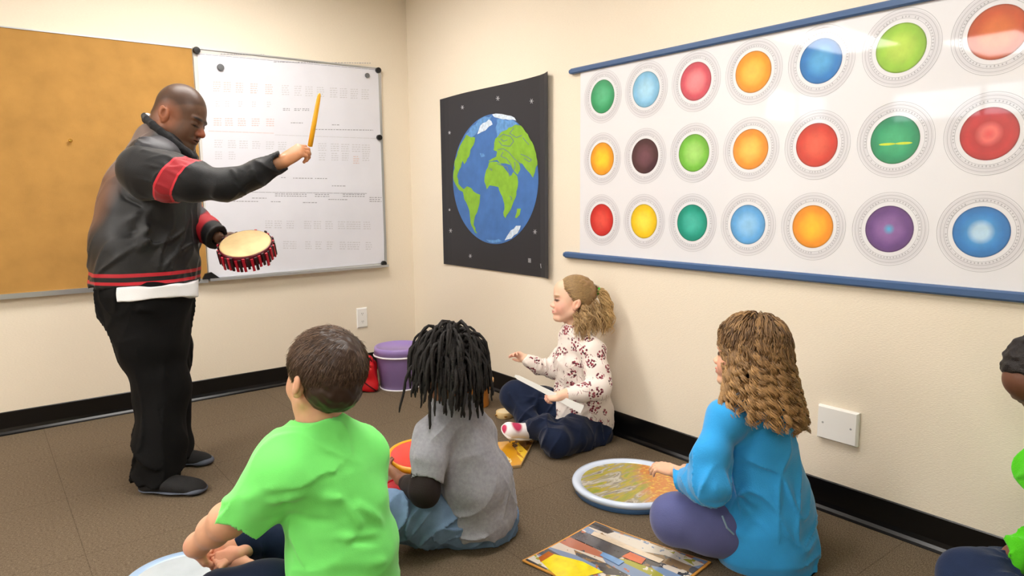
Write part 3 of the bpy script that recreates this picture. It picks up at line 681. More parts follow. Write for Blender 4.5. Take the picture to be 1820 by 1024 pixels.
for nm, z0, z1, y1, dx in (('top_rail', 1.712, 1.738, -1.591, .024), ('bottom_rail', .826, .856, -1.553, .026)):
    mb = MB(); zc, hz = (z0 + z1) / 2 - .84, (z1 - z0) / 2; prof = [(-.001, -hz), (-dx * .8, -hz), (-dx, -hz * .6), (-dx, hz * .6), (-dx * .8, hz), (-.001, hz)]
    V = [(x, yv + 2.6, zc + z) for yv in (CY0 - .05, y1) for x, z in prof]; i = np.arange(6); j = (i + 1) % 6
    mb.add(V, np.stack([i, i + 6, j + 6, j], 1)); mb.add(V[:6], t=[(0, i_, i_ + 1) for i_ in range(1, 5)]); mb.add(V[6:], t=[(0, i_ + 1, i_) for i_ in range(1, 5)]); r_ = mb.build(nm, M_RAIL, t)
    mb = MB(); ax_ = (np.array([1., 0, 0]), np.array([0, 0, 1.]), np.array([0, 1., 0])); mb.lathe([(hz * .95, 0), (hz * .8, .012)], (-dx / 2 - .001, y1 + 2.6, zc), ax_, 16); mb.build('end_cap', M_RAIL, r_)

# ------------------------------------------------------------------ people
def skin_mat(name, rough=.5): return mat(name, None, rough=rough, spec=.4, attr=True, sss=.12, var=(30, .05), bump=(120, .08))
def cloth(name, c, rough=.85, bump=(420, .35), var=(40, .05), sheen=.15, attr=False): return mat(name, c, rough=rough, spec=.25, bump=bump, var=var, sheen=sheen, attr=attr)
M_EYE = mat('eye_dark', '#1c120d', rough=.1); M_EYEW = mat('eye_white', '#dedad5', rough=.15)
def mid(a, b, t=.5): return np.asarray(a) * (1 - t) + np.asarray(b) * t

def shoe(parent, origin, heel, toe, W, Hh, mu, ms, name='shoe', h=.0035, paint=None, base='#101012', up=None, lace=None, sole_h=.018):
    """upper and sole built as two meshes, heel/toe are points at sole level"""
    heel = np.asarray(heel, float); toe = np.asarray(toe, float); z = np.array([0, 0, 1.]) if up is None else unit(up)
    x = unit(toe - heel); y = np.cross(z, x); z = np.cross(x, y); L = np.linalg.norm(toe - heel); A = np.stack([x, y, z])
    def q(a, b_, c): return heel + x * a * L + y * b_ + z * c
    U = Fld()
    U.cone(q(.14, 0, Hh * .45), q(.80, 0, Hh * .33), W * .40, W * .40, .02, sq=(z, .72)); U.cone(q(.16, 0, Hh * .55), q(.16, 0, Hh * .80), W * .33, W * .28, .02)
    U.cone(q(.30, 0, Hh * .75), q(.66, 0, Hh * .40), W * .30, W * .36, .03, sq=(z, .7)); U.ell(q(.82, 0, Hh * .26), (L * .18, W * .36, Hh * .30), A, .02)
    U.cut(q(0, 0, sole_h * .6), -z)
    for k in range(5): U.fold([q(.38 + .07 * k, -W * .13, Hh * (.98 - .08 * k)), q(.38 + .07 * k, W * .13, Hh * (.98 - .08 * k))], .006, .0035)
    u = fmesh(name, [(U, h)], mu, parent, origin, base=base, paint=paint, zmode=False)
    Sx = Fld(); Sx.cone(q(.15, 0, sole_h * .5), q(.55, 0, sole_h * .5), W * .42, W * .40, .02, sq=(z, .16)); Sx.cone(q(.55, 0, sole_h * .5), q(.80, 0, sole_h * .5), W * .40, W * .45, .02, sq=(z, .16))
    Sx.ell(q(.84, 0, sole_h * .6), (L * .165, W * .44, sole_h * .75), A, .01); Sx.cut(q(0, 0, .002), -z)
    fmesh('sole', [(Sx, h)], ms, u, origin, base='#3d4450', zmode=False)
    return u

# ================= the man standing
O = np.array([-1.79, -1.16, 0.0])
MS = skin_mat('dark_brown_skin', .42)
hd = Head(PX(322, 209, 2.86), cb(.93, -.36, .02), cb(.36, .93, 0), .272, (.93, .98, 1.0))
H_ = Fld(); hd.build(H_, kid=False, ear=(-.07, .43), fat=.8)
H_.pchain([(300, 222, 2.87, 38), (300, 262, 2.87, 42)], k=.03)
H_.fold([hd.p(-.42, -.1, .36), hd.p(-.38, -.24, .36)], .008, -.004)
core = Fld(); core.pchain([(295, 270, 2.87, 40), (275, 340, 2.87, 70), (262, 430, 2.87, 72), (268, 540, 2.87, 68)], k=.04)
core.pchain([(275, 330, 2.70, 26), (400, 332, 2.62, 17), (497, 290, 2.63, 12), (508, 284, 2.63, 12)], k=.02); core.pchain([(300, 345, 3.02, 28), (330, 400, 3.0, 14), (388, 421, 2.90, 10)], k=.02)
core.pchain([(265, 540, 2.82, 50), (286, 690, 2.82, 30), (285, 850, 2.80, 18)], k=.02); core.pchain([(280, 540, 2.95, 45), (302, 690, 3.0, 26), (315, 810, 3.0, 16)], k=.02)
hn = Fld(); wr = PX(501, 288, 2.63)
hn.cone(PX(490, 293, 2.63), wr, .030, .028, .01)
hand(hn, wr, cb(.80, .52, -.05), cb(-.25, .5, .85), 1, .162, curl=(.62, .66, .7, .74), thumb=.9, k=.006, fat=1.12)
hf = Fld(); wf = PX(382, 420, 2.93); hf.cone(PX(372, 413, 2.92), wf, .026, .024, .01)
hand(hf, wf, cb(.86, -.42, .05), cb(.1, -.8, -.55), -1, .150, curl=(.25, .28, .3, .32), thumb=.2, k=.006, fat=1.1)
def scalp(V, col):
    L = hd.loc(V); b_ = L[:, 0] * .55 + .60 - L[:, 2]; wt = np.clip(-b_ / .04 + .3, 0, 1)[:, None] * .55; wt[L[:, 2] < .3] = 0
    return col * (1 - wt) + np.array(lin('#2e211c')) * wt
man = fmesh('person', [(core, .010), (H_, .0032), (hn, .0025), (hf, .003)], MS, None, O, base='#614636',
    paint=[scalp, blob(hd.p(-.07, -.36, .43), .05, '#a0664a', 1), blob(PX(530, 268, 2.6), .09, '#c48a64', .6), blob(hd.p(.42, 0, .36), .022, '#a2573a', 1, amt=.8),  # blob on the raised hand paints its orange-lit skin into the colour
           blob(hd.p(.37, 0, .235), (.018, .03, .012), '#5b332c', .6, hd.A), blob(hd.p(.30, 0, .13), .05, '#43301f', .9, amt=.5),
           blob(hd.p(.34, -.12, .565), (.014, .03, .006), '#1d1310', .5, hd.A), blob(hd.p(.34, .12, .565), (.014, .03, .006), '#1d1310', .5, hd.A), blob(hd.p(.345, -.125, .45), (.014, .022, .0035), '#150d0a', .5, hd.A)])
tag(man, 'standing person in a red-banded black jacket raising a yellow stick over a hand drum', 'person')
# jacket
MJ = mat('black_satin', None, rough=.5, spec=.5, attr=True, bump=(160, .12), sheen=.1)
J = Fld(); J.pchain([(290, 262, 2.87, 54), (272, 340, 2.87, 82), (264, 400, 2.87, 89), (258, 455, 2.86, 95), (257, 540, 2.86, 96)], k=.05)
J.cone(PX(278, 288, 2.72), PX(296, 288, 3.02), .10, .10, .05)
J.cut(PX(258, 503, 2.86), (0, 0, -1))
for a in ([(248, 440, 2.67), (300, 395, 2.67), (330, 365, 2.7)], [(215, 455, 2.7), (270, 400, 2.67)], [(290, 465, 2.67), (325, 410, 2.7)], [(200, 420, 2.72), (245, 380, 2.67)], [(330, 470, 2.72), (345, 400, 2.8)]): J.pfold(a, .016, .010)
for a in ([(262, 445, 2.66), (310, 400, 2.67)], [(190, 455, 2.72), (240, 410, 2.68)]): J.pfold(a, .014, -.008)
J.pfold([(238, 262, 2.7), (218, 290, 2.69), (210, 330, 2.69), (222, 352, 2.69), (250, 366, 2.69)], .007, -.006)
J.noise(5, .004, 3); J.wr(cb(.5, .8, 0), 9, .011, 21)
zh = PX(258, 503, 2.86)[2]
MJB = mat('black_satin_banded', None, rough=.42, attr=True, bump=(160, .12)); 
def add_band(m, stops, attr='band'):
    N, L = nodes_of(m); b_ = N['Principled BSDF']; src = b_.inputs['Base Color'].links[0].from_socket
    a = N.new('ShaderNodeAttribute'); a.attribute_name = attr; r = ramp(N, stops); L.new(a.outputs['Fac'], r.inputs[0])
    mx = N.new('ShaderNodeMix'); mx.data_type = 'RGBA'
    rm = N.new('ShaderNodeValToRGB'); rm.color_ramp.interpolation = 'CONSTANT'; e = rm.color_ramp.elements
    while len(e) > 1: e.remove(e[-1])
    e[0].color = (0, 0, 0, 1)
    for p_, c_ in stops[1:]:
        x = e.new(p_); v = 0. if c_ == '#000000' else 1.; x.color = (v, v, v, 1)
    L.new(a.outputs['Fac'], rm.inputs[0]); L.new(rm.outputs[0], mx.inputs[0]); L.new(src, mx.inputs[6]); L.new(r.outputs[0], mx.inputs[7]); L.new(mx.outputs[2], b_.inputs['Base Color'])
add_band(MJ, [(0, '#000000'), (.16, '#c2202f'), (.30, '#000000'), (.50, '#b81f2e'), (.66, '#000000')])
jk = fmesh('jacket', [(J, .006)], MJ, man, O, base='#0c0e12', paint=[blob(PX(186, 320, 2.86), (.17, .25, .30), '#6e4e3e', .35, ROT.T), blob(PX(232, 262, 2.78), (.12, .10, .12), '#6a5a54', .5), blob(PX(285, 255, 2.7), (.07, .05, .1), '#33333a', .6, ROT.T)],  # brown blob is the back panel; greyish ones paint satin reflection into the colour
    attrs={'band': lambda V: np.clip((V[:, 2] - zh) / .09, 0, 1)}, zmode=False)
R_ = Fld(); R_.pchain([(257, 492, 2.86, 92), (257, 512, 2.86, 88)], k=.01); R_.cut(PX(257, 505, 2.86), (0, 0, -1)); R_.cut(PX(257, 500, 2.86), (0, 0, 1))
Cc = Fld(); ring_pts = []
for k in range(17):
    a = k / 16 * 2 * math.pi; ring_pts.append((PX(303 + 43 * math.cos(a) + 2 * math.sin(a), 247 + 34 * math.cos(a) + 6 * math.sin(a), 2.86 - .105 * math.sin(a)), .016))
Cc.chain(ring_pts, k=.004, sq=(unit(cb(-.25, .95, .1)), 1.0)); Cc.chain([(p + cb(-.35, .93, .05) * .016, .013) for p, r in ring_pts], k=.006)
fmesh('collar', [(Cc, .004)], cloth('black_rib_knit', '#17181b', bump=(260, .4)), jk, O, zmode=False)
T_ = Fld(); T_.pchain([(262, 210, 2.86, 9), (268, 217, 2.84, 8), (274, 222, 2.81, 6)], k=.006); fmesh('undershirt_collar', [(T_, .003)], mat('white_cotton', '#f3f3f5', rough=.8), man, O, zmode=False)
def sleeve(parent, pts, name, m, base, ext=None, paint=None, attrs=None, h=.005, folds=(), O=O, nz=(6, .003), cuff=None):
    s_ = Fld(); s_.pchain(pts, k=.03)
    for f_ in folds: s_.pfold(*f_)
    s_.noise(*nz); s_.wr(PX(*pts[0][:3]) - PX(*pts[-1][:3]) + UP * .3, 14, .006, len(name) + int(pts[0][0]), .2)
    if cuff is not None:
        a, b_ = PX(*cuff[0]), PX(*cuff[1]); s_.cut(b_, b_ - a)
        s_.cone(b_ - unit(b_ - a) * .02, b_ + unit(b_ - a) * .1, cuff[2], cuff[2] * 1.05, .004, 's')
    return fmesh(name, [(s_, h)], m, parent, O, base=base, paint=paint, attrs=attrs)
MJS = mat('black_jersey', None, rough=.6, spec=.35, attr=True, bump=(260, .2), sheen=.2)
bdir = unit(.83 * RT - .56 * UP); p0 = PX(314, 314, 2.6)
add_band(MJS, [(0, '#000000'), (.25, '#d8323f'), (.31, '#9e1f2a'), (.69, '#d8323f'), (.75, '#000000')])
sleeve(jk, [(262, 306, 2.68, 50), (300, 314, 2.65, 43), (340, 322, 2.62, 35), (400, 330, 2.60, 27.5), (459, 307, 2.62, 20.5), (512, 280, 2.63, 16.5)], 'sleeve', MJS, '#0a0c10',
    attrs={'band': lambda V: np.clip((((V - p0) @ bdir) / .14) + .5, 0, 1)}, cuff=((459, 307, 2.62), (503, 286.5, 2.63), .032),
    folds=(([(255, 268, 2.6), (300, 280, 2.58), (330, 300, 2.55)], .008, .006), ([(262, 285, 2.58), (290, 292, 2.56), (315, 310, 2.54)], .007, .005), ([(375, 305, 2.58), (385, 330, 2.54), (380, 350, 2.56)], .010, .006), ([(412, 300, 2.57), (425, 325, 2.55), (418, 345, 2.57)], .008, .005), ([(445, 295, 2.58), (452, 312, 2.56)], .007, .004)))
MJR = mat('red_black_sleeve', None, rough=.6, attr=True, bump=(260, .2))
sleeve(jk, [(300, 330, 3.02, 40), (322, 372, 3.0, 32), (350, 398, 2.96, 26), (368, 410, 2.93, 21), (384, 421, 2.90, 20), (400, 430, 2.89, 19)], 'sleeve', MJR, '#b41f2b', paint=[blob(PX(384, 419, 2.9), (.055, .07, .09), '#0d0d10', .12, ROT.T), blob(PX(352, 378, 2.95), (.04, .03, .1), '#3c3a40', .3, ROT.T)], cuff=((368, 410, 2.93), (388, 423, 2.90), .028), nz=(6, .002))
# white tee below the jacket
Tt = Fld(); Tt.pchain([(266, 500, 2.83, 91), (266, 540, 2.83, 92)], sq=(TW, .96)); Tt.cut(PX(257, 500, 2.86), (0, 0, 1)); Tt.cut(PX(283, 531, 2.70), -UP + .10 * RT, .004); Tt.cut(PX(224, 515, 2.72), -RT); Tt.noise(9, .003, 5)
fmesh('white_tee_hem', [(Tt, .004)], mat('white_jersey', '#eceef2', rough=.8, bump=(200, .15)), man, O, zmode=False)
Tr = Fld(); Tr.pchain([(258, 500, 2.86, 82), (258, 540, 2.86, 84)], k=.02, sq=(TW, .9))
Tr.pchain([(262, 530, 2.82, 80), (268, 600, 2.81, 63), (286, 690, 2.81, 49), (286, 785, 2.77, 42), (279, 832, 2.745, 37), (274, 866, 2.73, 36)], k=.05)
Tr.pchain([(268, 530, 2.93, 74), (288, 620, 2.97, 52), (302, 700, 3.0, 37), (314, 790, 3.0, 26), (320, 816, 2.97, 24)], k=.04)
Tr.pchain([(260, 800, 2.76, 12), (258, 850, 2.73, 14)], k=.04); Tr.cut((0, 0, .040), (0, 0, -1))
for a in ([(300, 600, 2.7), (290, 680, 2.72), (300, 780, 2.74)], [(225, 600, 2.7), (262, 700, 2.72)], [(262, 790, 2.75), (300, 770, 2.75)], [(265, 820, 2.74), (305, 800, 2.74)], [(250, 850, 2.72), (310, 835, 2.74)], [(300, 560, 2.68), (250, 550, 2.66)]): Tr.pfold(a, .016, .009)
Tr.noise(5, .005, 9); Tr.wr(UP + .15 * RT, 9, .012, 5, .2)
fmesh('trousers', [(Tr, .0065)], cloth('black_trouser_cloth', '#040405', bump=(300, .2), sheen=0), man, O)
MSU = mat('black_knit_upper', None, rough=.8, attr=True, bump=(300, .4)); MSO = mat('grey_rubber', '#4a5160', rough=.5)
shoe(man, O, G(252, 873), G(366, 876), .108, .066, MSU, MSO, sole_h=.028); shoe(man, O, G(262, 823), G(379, 825), .10, .066, MSU, MSO, sole_h=.028)
# stick
t = None; a, b_ = PX(568, 166, 2.67), PX(551, 260, 2.685); n_ = 9
mb = MB(); mb.tube([a, mid(a, b_, .04), mid(a, b_, .12), mid(a, b_, .5), b_], [.0035, .006, .0075, .009, .0095], 16)
tag(mb.build('drum_stick', mat('yellow_paint', '#e8a91c', rough=.35), smooth=True, origin=mid(a, b_)), 'long yellow stick raised in the hand of the standing person', 'stick')
# hand drum
dc = PX(436, 433, 2.83); dn = unit(cb(.02, .80, .60)); du = unit(RT - dn * (RT @ dn) - .12 * UP); du = unit(du - dn * (du @ dn)); dv = np.cross(dn, du); R_d = .104
t = empty('hand_drum', dc - dn * .03, 'round hand drum with cream skin and ragged red rim, held by the standing person', 'drum')
mb = MB(); mb.lathe([(R_d, -.048), (R_d, -.004), (R_d * .97, .002), (R_d * .95, -.004), (R_d * .95, -.048), (R_d, -.048)], dn * .03, (du, dv, dn), 64, close=False); mb.build('rim', mat('dark_red_lacquer', '#5d1220', rough=.3), t, smooth=True)
mb = MB(); mb.lathe([(R_d * .97, -.004), (R_d * .97, .0015), (R_d * .9, .003), (.001, .003)], dn * .03, (du, dv, dn), 64); mb.build('drumhead', mat('hide_drumhead', '#cbb07c', rough=.55, var=(14, .16), bump=(60, .1)), t, smooth=True)
MR_, MK_ = mat('red_ribbon', '#b3142b', rough=.5), mat('dark_ribbon', '#2a0a10', rough=.5)
for k in range(44):
    a = k / 44 * 2 * math.pi; e_ = du * math.cos(a) + dv * math.sin(a); tg_ = -du * math.sin(a) + dv * math.cos(a)
    mb = MB(); c_ = dn * .03 + e_ * (R_d + .004 + .002 * (k % 3)) - dn * (.030 + .003 * ((k * 7) % 4)); mb.obox(c_, (unit(tg_), e_, dn), (.0050, .0028, .026 + .002 * (k % 3))); mb.build('ribbon', MR_ if k % 2 else MK_, t)

# ================= helper for hair on a head
def scalp_points(hd, n, ok, scale=1.03):
    P, Nn = [], []
    while sum(map(len, P)) < n:
        d = unit3(RNG.normal(size=(4000, 3))); c = np.array([-.07, 0, .635]); r = np.array([.385, .315, .36]) * scale; L = c + d * r
        m_ = ok(L); L, d = L[m_], unit3(d[m_] / r); P.append(hd.o + hd.H * ((L * hd.sc) @ hd.A)); Nn.append(d @ hd.A)
    return np.concatenate(P)[:n], np.concatenate(Nn)[:n]
def hairline(L, front=.62, temple=.50, nape=.20):
    """True where hair grows"""
    x, z = L[:, 0], L[:, 2]; zz_ = np.where(x > .05, temple + (x - .05) / .26 * (front + .25 - temple), np.where(x > -.12, .47, np.maximum(nape, .47 + (x + .12) * 1.4))); return z > zz_
def capF(hd, F, t=.03, nape=.2, front=.36):
    hd.e(F, (-.085, 0, .645), (.395 + t, .318 + t, .36 + t), k=.02); hd.e(F, (-.20, 0, .42), (.245 + t, .25 + t, .24 + t), k=.05)
    F.cut(hd.p(.20, 0, .80), hd.x * .9 - hd.z * .45, .01); F.cut(hd.p(-.15, 0, nape), -hd.z, .01)
    for y in (-1, 1): hd.e(F, (.10, .34 * y, .38), (.19, .16, .17), k=.02, mode='s')

# ================= child in the green tee
O = G(612, 1110)
hd = Head(PX(574, 668, 1.76), cb(-.72, .10, -.68), cb(.06, 1, 0), .238, (1.10, 1.10, 1.03))
S1 = skin_mat('fair_skin')
H_ = Fld(); hd.build(H_, ear=(-.08, .42)); H_.pchain([(566, 730, 1.77, 42), (572, 790, 1.77, 44)], k=.02)
core = Fld(); core.pchain([(578, 840, 1.77, 60), (600, 920, 1.79, 75), (612, 1070, 1.84, 80)], k=.04)
ar = Fld(); ar.pchain([(500, 830, 1.66, 26), (440, 905, 1.70, 28), (404, 925, 1.74, 29), (380, 944, 1.79, 25), (352, 968, 1.85, 18), (345, 972, 1.86, 16.5)], k=.03)
hand(ar, PX(347, 972, 1.86), cb(.15, -.62, -.5), cb(-.9, .1, .5), 1, .115, curl=(.45, .5, .55, .6), thumb=.6, k=.005, fat=1.25, spread=.2)
fl = Fld(); fl.pchain([(500, 965, 2.02, 22), (432, 960, 1.97, 24), (408, 972, 1.95, 24), (396, 992, 1.94, 20)], k=.03); fl.pchain([(402, 985, 1.93, 17), (425, 1000, 1.90, 14), (446, 1003, 1.88, 9)], k=.02)
for k in range(5): fl.pchain([(392 + 2 * k, 996 + k, 1.92 - .01 * k, 8), (380 + 3 * k, 994 + 4 * k, 1.89 - .012 * k, 5.5 - .5 * k)], k=.003)
rh = Fld(); rh.pchain([(500, 930, 2.05, 18), (440, 975, 1.95, 13), (425, 985, 1.90, 11)], k=.01); hand(rh, PX(425, 984, 1.90), cb(-.8, -.2, .2), cb(0, .6, .7), -1, .11, curl=(.3, .35, .4, .4), thumb=.1, k=.004, fat=1.1)
boy = fmesh('person', [(core, .010), (H_, .0026), (ar, .0028), (fl, .003), (rh, .0028)], S1, None, O, base='#dca98a', paint=[blob(hd.p(.30, .17, .33), .035, '#e8a58c', 1, amt=.5), blob(PX(337, 975, 1.86), .035, '#e3a090', 1, amt=.6), blob(PX(410, 992, 1.92), .06, '#e59d88', 1, amt=.6)])
tag(boy, 'seated person in neon green tee with short brown hair, holding a bare foot', 'person')
def green_cut(): pass
MG = cloth('neon_green_tee', '#80f87c', bump=(500, .2), var=(10, .04), sheen=.3)
Tq = Fld(); Tq.pchain([(574, 780, 1.77, 50), (582, 840, 1.77, 80), (598, 900, 1.785, 90), (611, 980, 1.81, 97), (613, 1075, 1.85, 104)], k=.04, sq=(unit(cb(-.72, .0, -.68)), .86))
Tq.cone(PX(508, 830, 1.68), PX(572, 782, 1.76), .088, .070, .04); Tq.cone(PX(572, 782, 1.77), PX(636, 812, 1.86), .070, .088, .04)
Tq.pchain([(502, 832, 1.67, 37), (470, 872, 1.68, 41), (430, 925, 1.70, 43)], k=.035)
ca, cb_ = PX(470, 872, 1.68), PX(441, 917, 1.70)
for a in ([(590, 800, 1.66), (605, 880, 1.66), (640, 930, 1.7)], [(520, 900, 1.66), (560, 880, 1.66), (600, 890, 1.66)], [(640, 900, 1.7), (690, 930, 1.76)], [(560, 950, 1.68), (640, 960, 1.68), (700, 940, 1.76)], [(530, 990, 1.7), (600, 1000, 1.68), (700, 1000, 1.75)], [(465, 880, 1.62), (500, 900, 1.6), (530, 880, 1.62)], [(440, 885, 1.62), (480, 868, 1.6), (520, 850, 1.62)], [(600, 780, 1.7), (640, 850, 1.75), (660, 900, 1.78)], [(520, 800, 1.66), (545, 850, 1.64)]): Tq.pfold(a, .013, .007)
for a in ([(512, 880, 1.63), (500, 930, 1.63)], [(530, 920, 1.66), (590, 930, 1.66)], [(600, 960, 1.68), (690, 965, 1.74)]): Tq.pfold(a, .010, -.006)
Tq.noise(5, .004, 4); Tq.wr(cb(.8, .3, 0), 9, .008, 33); Tq.ell(PX(560, 738, 1.76), .062, k=.004, mode='s')
# separate the sleeve end
Tsh = Fld(); Tsh.ops = Tq.ops[:]; Tsh.disp = Tq.disp[:]
ad = unit(cb_ - ca); Tsh.cone(cb_ + ad * .07, cb_ + ad * .16, .085, .09, .002, 's'); Tsh.cone(cb_ - ad * .015, cb_ + ad * .1, .050, .05, .003, 's')
fmesh('tee_shirt', [(Tsh, .005)], MG, boy, O)
Cq = Fld(); rp = []
for k in range(17):
    a = k / 16 * 2 * math.pi; rp.append((PX(566 + 42 * math.cos(a), 762 + 9 * math.cos(a) - 8 * math.sin(a), 1.765 + .056 * math.sin(a)), .0075))
Cq.chain(rp, k=.004, sq=(UP, 1.0)); fmesh('collar', [(Cq, .003)], MG, boy, O)
Pn = Fld(); Pn.pchain([(600, 1085, 1.85, 88), (480, 1058, 1.78, 62), (395, 1062, 1.76, 58)], k=.04); Pn.pchain([(395, 1072, 1.76, 50), (480, 1110, 1.9, 40), (560, 1090, 1.98, 36)], k=.03)
Pn.pchain([(620, 1050, 1.95, 80), (600, 985, 2.1, 50), (520, 962, 2.03, 40), (425, 962, 1.97, 33)], k=.04); Pn.noise(5, .004, 6); Pn.wr(cb(.3, .8, 0), 12, .008, 3)
pa, pb = PX(520, 962, 2.03), PX(428, 961, 1.97); Pn.cone(pb + unit(pb - pa) * .07, pb + unit(pb - pa) * .12, .066, .066, .003, 's'); Pn.cone(pb + unit(pb - pa) * .02, pb + unit(pb - pa) * .1, .040, .040, .003, 's')
fmesh('navy_trousers', [(Pn, .005)], cloth('navy_cloth', '#0e1c36', bump=(300, .2)), boy, O)
MH1 = mat('brown_hair', None, rough=.42, spec=.5, attr=True)
C1 = Fld(); capF(hd, C1, .022, .17); C1.noise(40, .0012, 8)
hc = fmesh('hair', [(C1, .003)], MH1, boy, O, base='#33231b')
P0, N0 = scalp_points(hd, 15000, lambda L: (hairline(L, .60, .5, .19)), 1.075)
Lc = hd.loc(P0)
def lower_in(P0, N0):
    L = hd.loc(P0); k = L[:, 2] < .45; L[k, 0] = L[k, 0] * .82 - .03; L[k, 1] *= .86; return hd.o + hd.H * ((L * hd.sc) @ hd.A)
P0 = lower_in(P0, N0); whorl = hd.p(-.30, -.08, .90); fl_ = unit3(P0 - whorl); fl_ = fl_ - N0 * (fl_ * N0).sum(1)[:, None]; fl_ = unit3(fl_ - .35 * hd.z)
top = np.clip((Lc[:, 2] - .5) * 2.2, 0, 1)
P, R = strands_from(P0, N0, fl_, .014 + .022 * top, 4, .30, .0008, .14, .05)
V, Q = bulk_tubes(P, R, 3); tone = np.repeat(RNG.random(len(P)), P.shape[1] * 3)[:, None]
c1, c2 = np.array(lin('#35251c')), np.array(lin('#7c6350')); o = mk('hair_strands', V, Q, MH1, hc, O, col=c1 * (1 - tone) + c2 * tone); o['kind'] = 'stuff'

# ================= child in the grey polo shirt with dreadlocks
O = G(850, 958)
hd = Head(PX(792, 648, 2.25), cb(-.70, .0, -.71), cb(.03, 1, 0), .215, (1.0, 1.05, 1.0))
S2 = skin_mat('brown_skin')
H_ = Fld(); hd.build(H_, ear=(-.08, .42)); H_.pchain([(795, 700, 2.26, 26), (805, 740, 2.27, 28)], k=.02)
core = Fld(); core.pchain([(812, 760, 2.27, 34), (835, 840, 2.29, 44), (848, 905, 2.32, 40)], k=.04)
ar = Fld(); ar.pchain([(764, 790, 2.17, 20), (755, 868, 2.13, 19), (735, 864, 2.24, 16), (712, 852, 2.33, 12)], k=.02)
hand(ar, PX(714, 853, 2.32), cb(-.75, .45, -.5), cb(-.2, -.6, .7), 1, .115, curl=(.3, .32, .35, .4), thumb=.3, k=.005, fat=1.2)
rar = Fld(); rar.pchain([(862, 790, 2.38, 20), (830, 850, 2.50, 16), (775, 842, 2.52, 12)], k=.02); hand(rar, PX(776, 842, 2.52), cb(-.9, .1, .1), cb(0, -.8, .3), -1, .11, curl=(.3, .3, .3, .3), thumb=.3, k=.005, fat=1.15)
kid2 = fmesh('person', [(core, .010), (H_, .003), (ar, .003), (rar, .004)], S2, None, O, base='#7d5340', paint=[blob(PX(690, 845, 2.35), .05, '#a5745a', .8)])
tag(kid2, 'seated person with dark dreadlocks in a heather grey polo shirt and jeans', 'person')
MGY = mat('heather_grey_pique', '#999aa3', rough=.9, spec=.2, bump=(520, .5), var=(90, .12), sheen=.3)
Ts = Fld(); Ts.pchain([(812, 742, 2.265, 42), (824, 800, 2.27, 58), (845, 860, 2.285, 66), (854, 915, 2.305, 62), (855, 950, 2.315, 54)], k=.03, sq=(unit(cb(-.7, 0, -.71)), .88))
Ts.cone(PX(772, 778, 2.19), PX(806, 730, 2.25), .062, .052, .03); Ts.cone(PX(806, 730, 2.26), PX(852, 766, 2.34), .052, .060, .03)
Ts.pchain([(770, 780, 2.18, 34), (762, 815, 2.15, 32), (757, 850, 2.13, 30)], k=.02)
for a in ([(790, 780, 2.2), (800, 840, 2.2), (792, 880, 2.2)], [(820, 930, 2.22), (870, 915, 2.24), (905, 890, 2.28)], [(815, 905, 2.22), (860, 890, 2.22)], [(740, 815, 2.1), (765, 822, 2.1)], [(840, 880, 2.22), (900, 860, 2.28)]): Ts.pfold(a, .010, .005)
for a in ([(787, 800, 2.16), (783, 850, 2.16), (786, 880, 2.18)], [(783, 770, 2.17), (800, 745, 2.18)], [(800, 945, 2.24), (900, 930, 2.28)]): Ts.pfold(a, .006, -.005)
Ts.noise(7, .003, 12); Ts.wr(cb(.75, .4, 0), 11, .012, 8, .25); a_, b_ = PX(762, 815, 2.15), PX(757, 850, 2.13); ad = unit(b_ - a_)
Ts.cone(b_ + ad * .038, b_ + ad * .10, .064, .064, .002, 's'); Ts.cone(b_ - ad * .01, b_ + ad * .05, .043, .043, .002, 's'); Ts.cut(PX(858, 938, 2.30), (0, 0, -1), .006)
ts = fmesh('polo_shirt', [(Ts, .0045)], MGY, kid2, O)
Cq = Fld(); rp = []
for k in range(17):
    a = k / 16 * 2 * math.pi; rp.append((PX(802 + 31 * math.cos(a), 724 - 5 * math.sin(a) + 4 * math.cos(a), 2.262 + .05 * math.sin(a)), .010))
Cq.chain(rp, k=.004); Cq.chain([(p + UP * .014 , .008) for p, r in rp], k=.006); fmesh('collar', [(Cq, .0035)], MGY, ts, O)
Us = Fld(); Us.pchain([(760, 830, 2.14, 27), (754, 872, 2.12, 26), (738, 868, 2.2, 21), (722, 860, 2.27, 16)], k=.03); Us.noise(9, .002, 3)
fmesh('shade_dark_elbow', [(Us, .004)], mat('elbow_shade_colour', '#1a0f0e', rough=.8, bump=(300, .2)), kid2, O)  # elbow skin in deep shade: near-black colour over the arm holds the shade
Jn = Fld(); Jn.pchain([(856, 925, 2.34, 60), (762, 918, 2.24, 48), (690, 915, 2.17, 46)], k=.04); Jn.pchain([(690, 925, 2.18, 36), (760, 925, 2.35, 28), (800, 905, 2.5, 22)], k=.02)
Jn.pchain([(866, 920, 2.38, 55), (830, 895, 2.6, 42), (800, 880, 2.72, 36), (740, 885, 2.6, 26)], k=.03)
for a in ([(800, 945, 2.2), (760, 900, 2.16), (720, 890, 2.13)], [(780, 960, 2.2), (740, 940, 2.16)], [(800, 900, 2.2), (790, 940, 2.2)]): Jn.pfold(a, .008, .005)
Jn.noise(7, .003, 5); Jn.wr(cb(.2, .9, 0), 16, .011, 4, .3); fmesh('jeans', [(Jn, .005)], mat('blue_denim', '#6a86a6', rough=.85, bump=(500, .5), var=(26, .16)), kid2, O)
MDR = mat('black_dreadlock', None, rough=.75, attr=True, bump=(260, .9))
Cp = Fld(); capF(hd, Cp, .02, .28); Cp.noise(26, .003, 2); hr = fmesh('hair', [(Cp, .004)], MDR, kid2, O, base='#15100e')
P0, N0 = scalp_points(hd, 1, lambda L: L[:, 2] > 0); dl = []; 
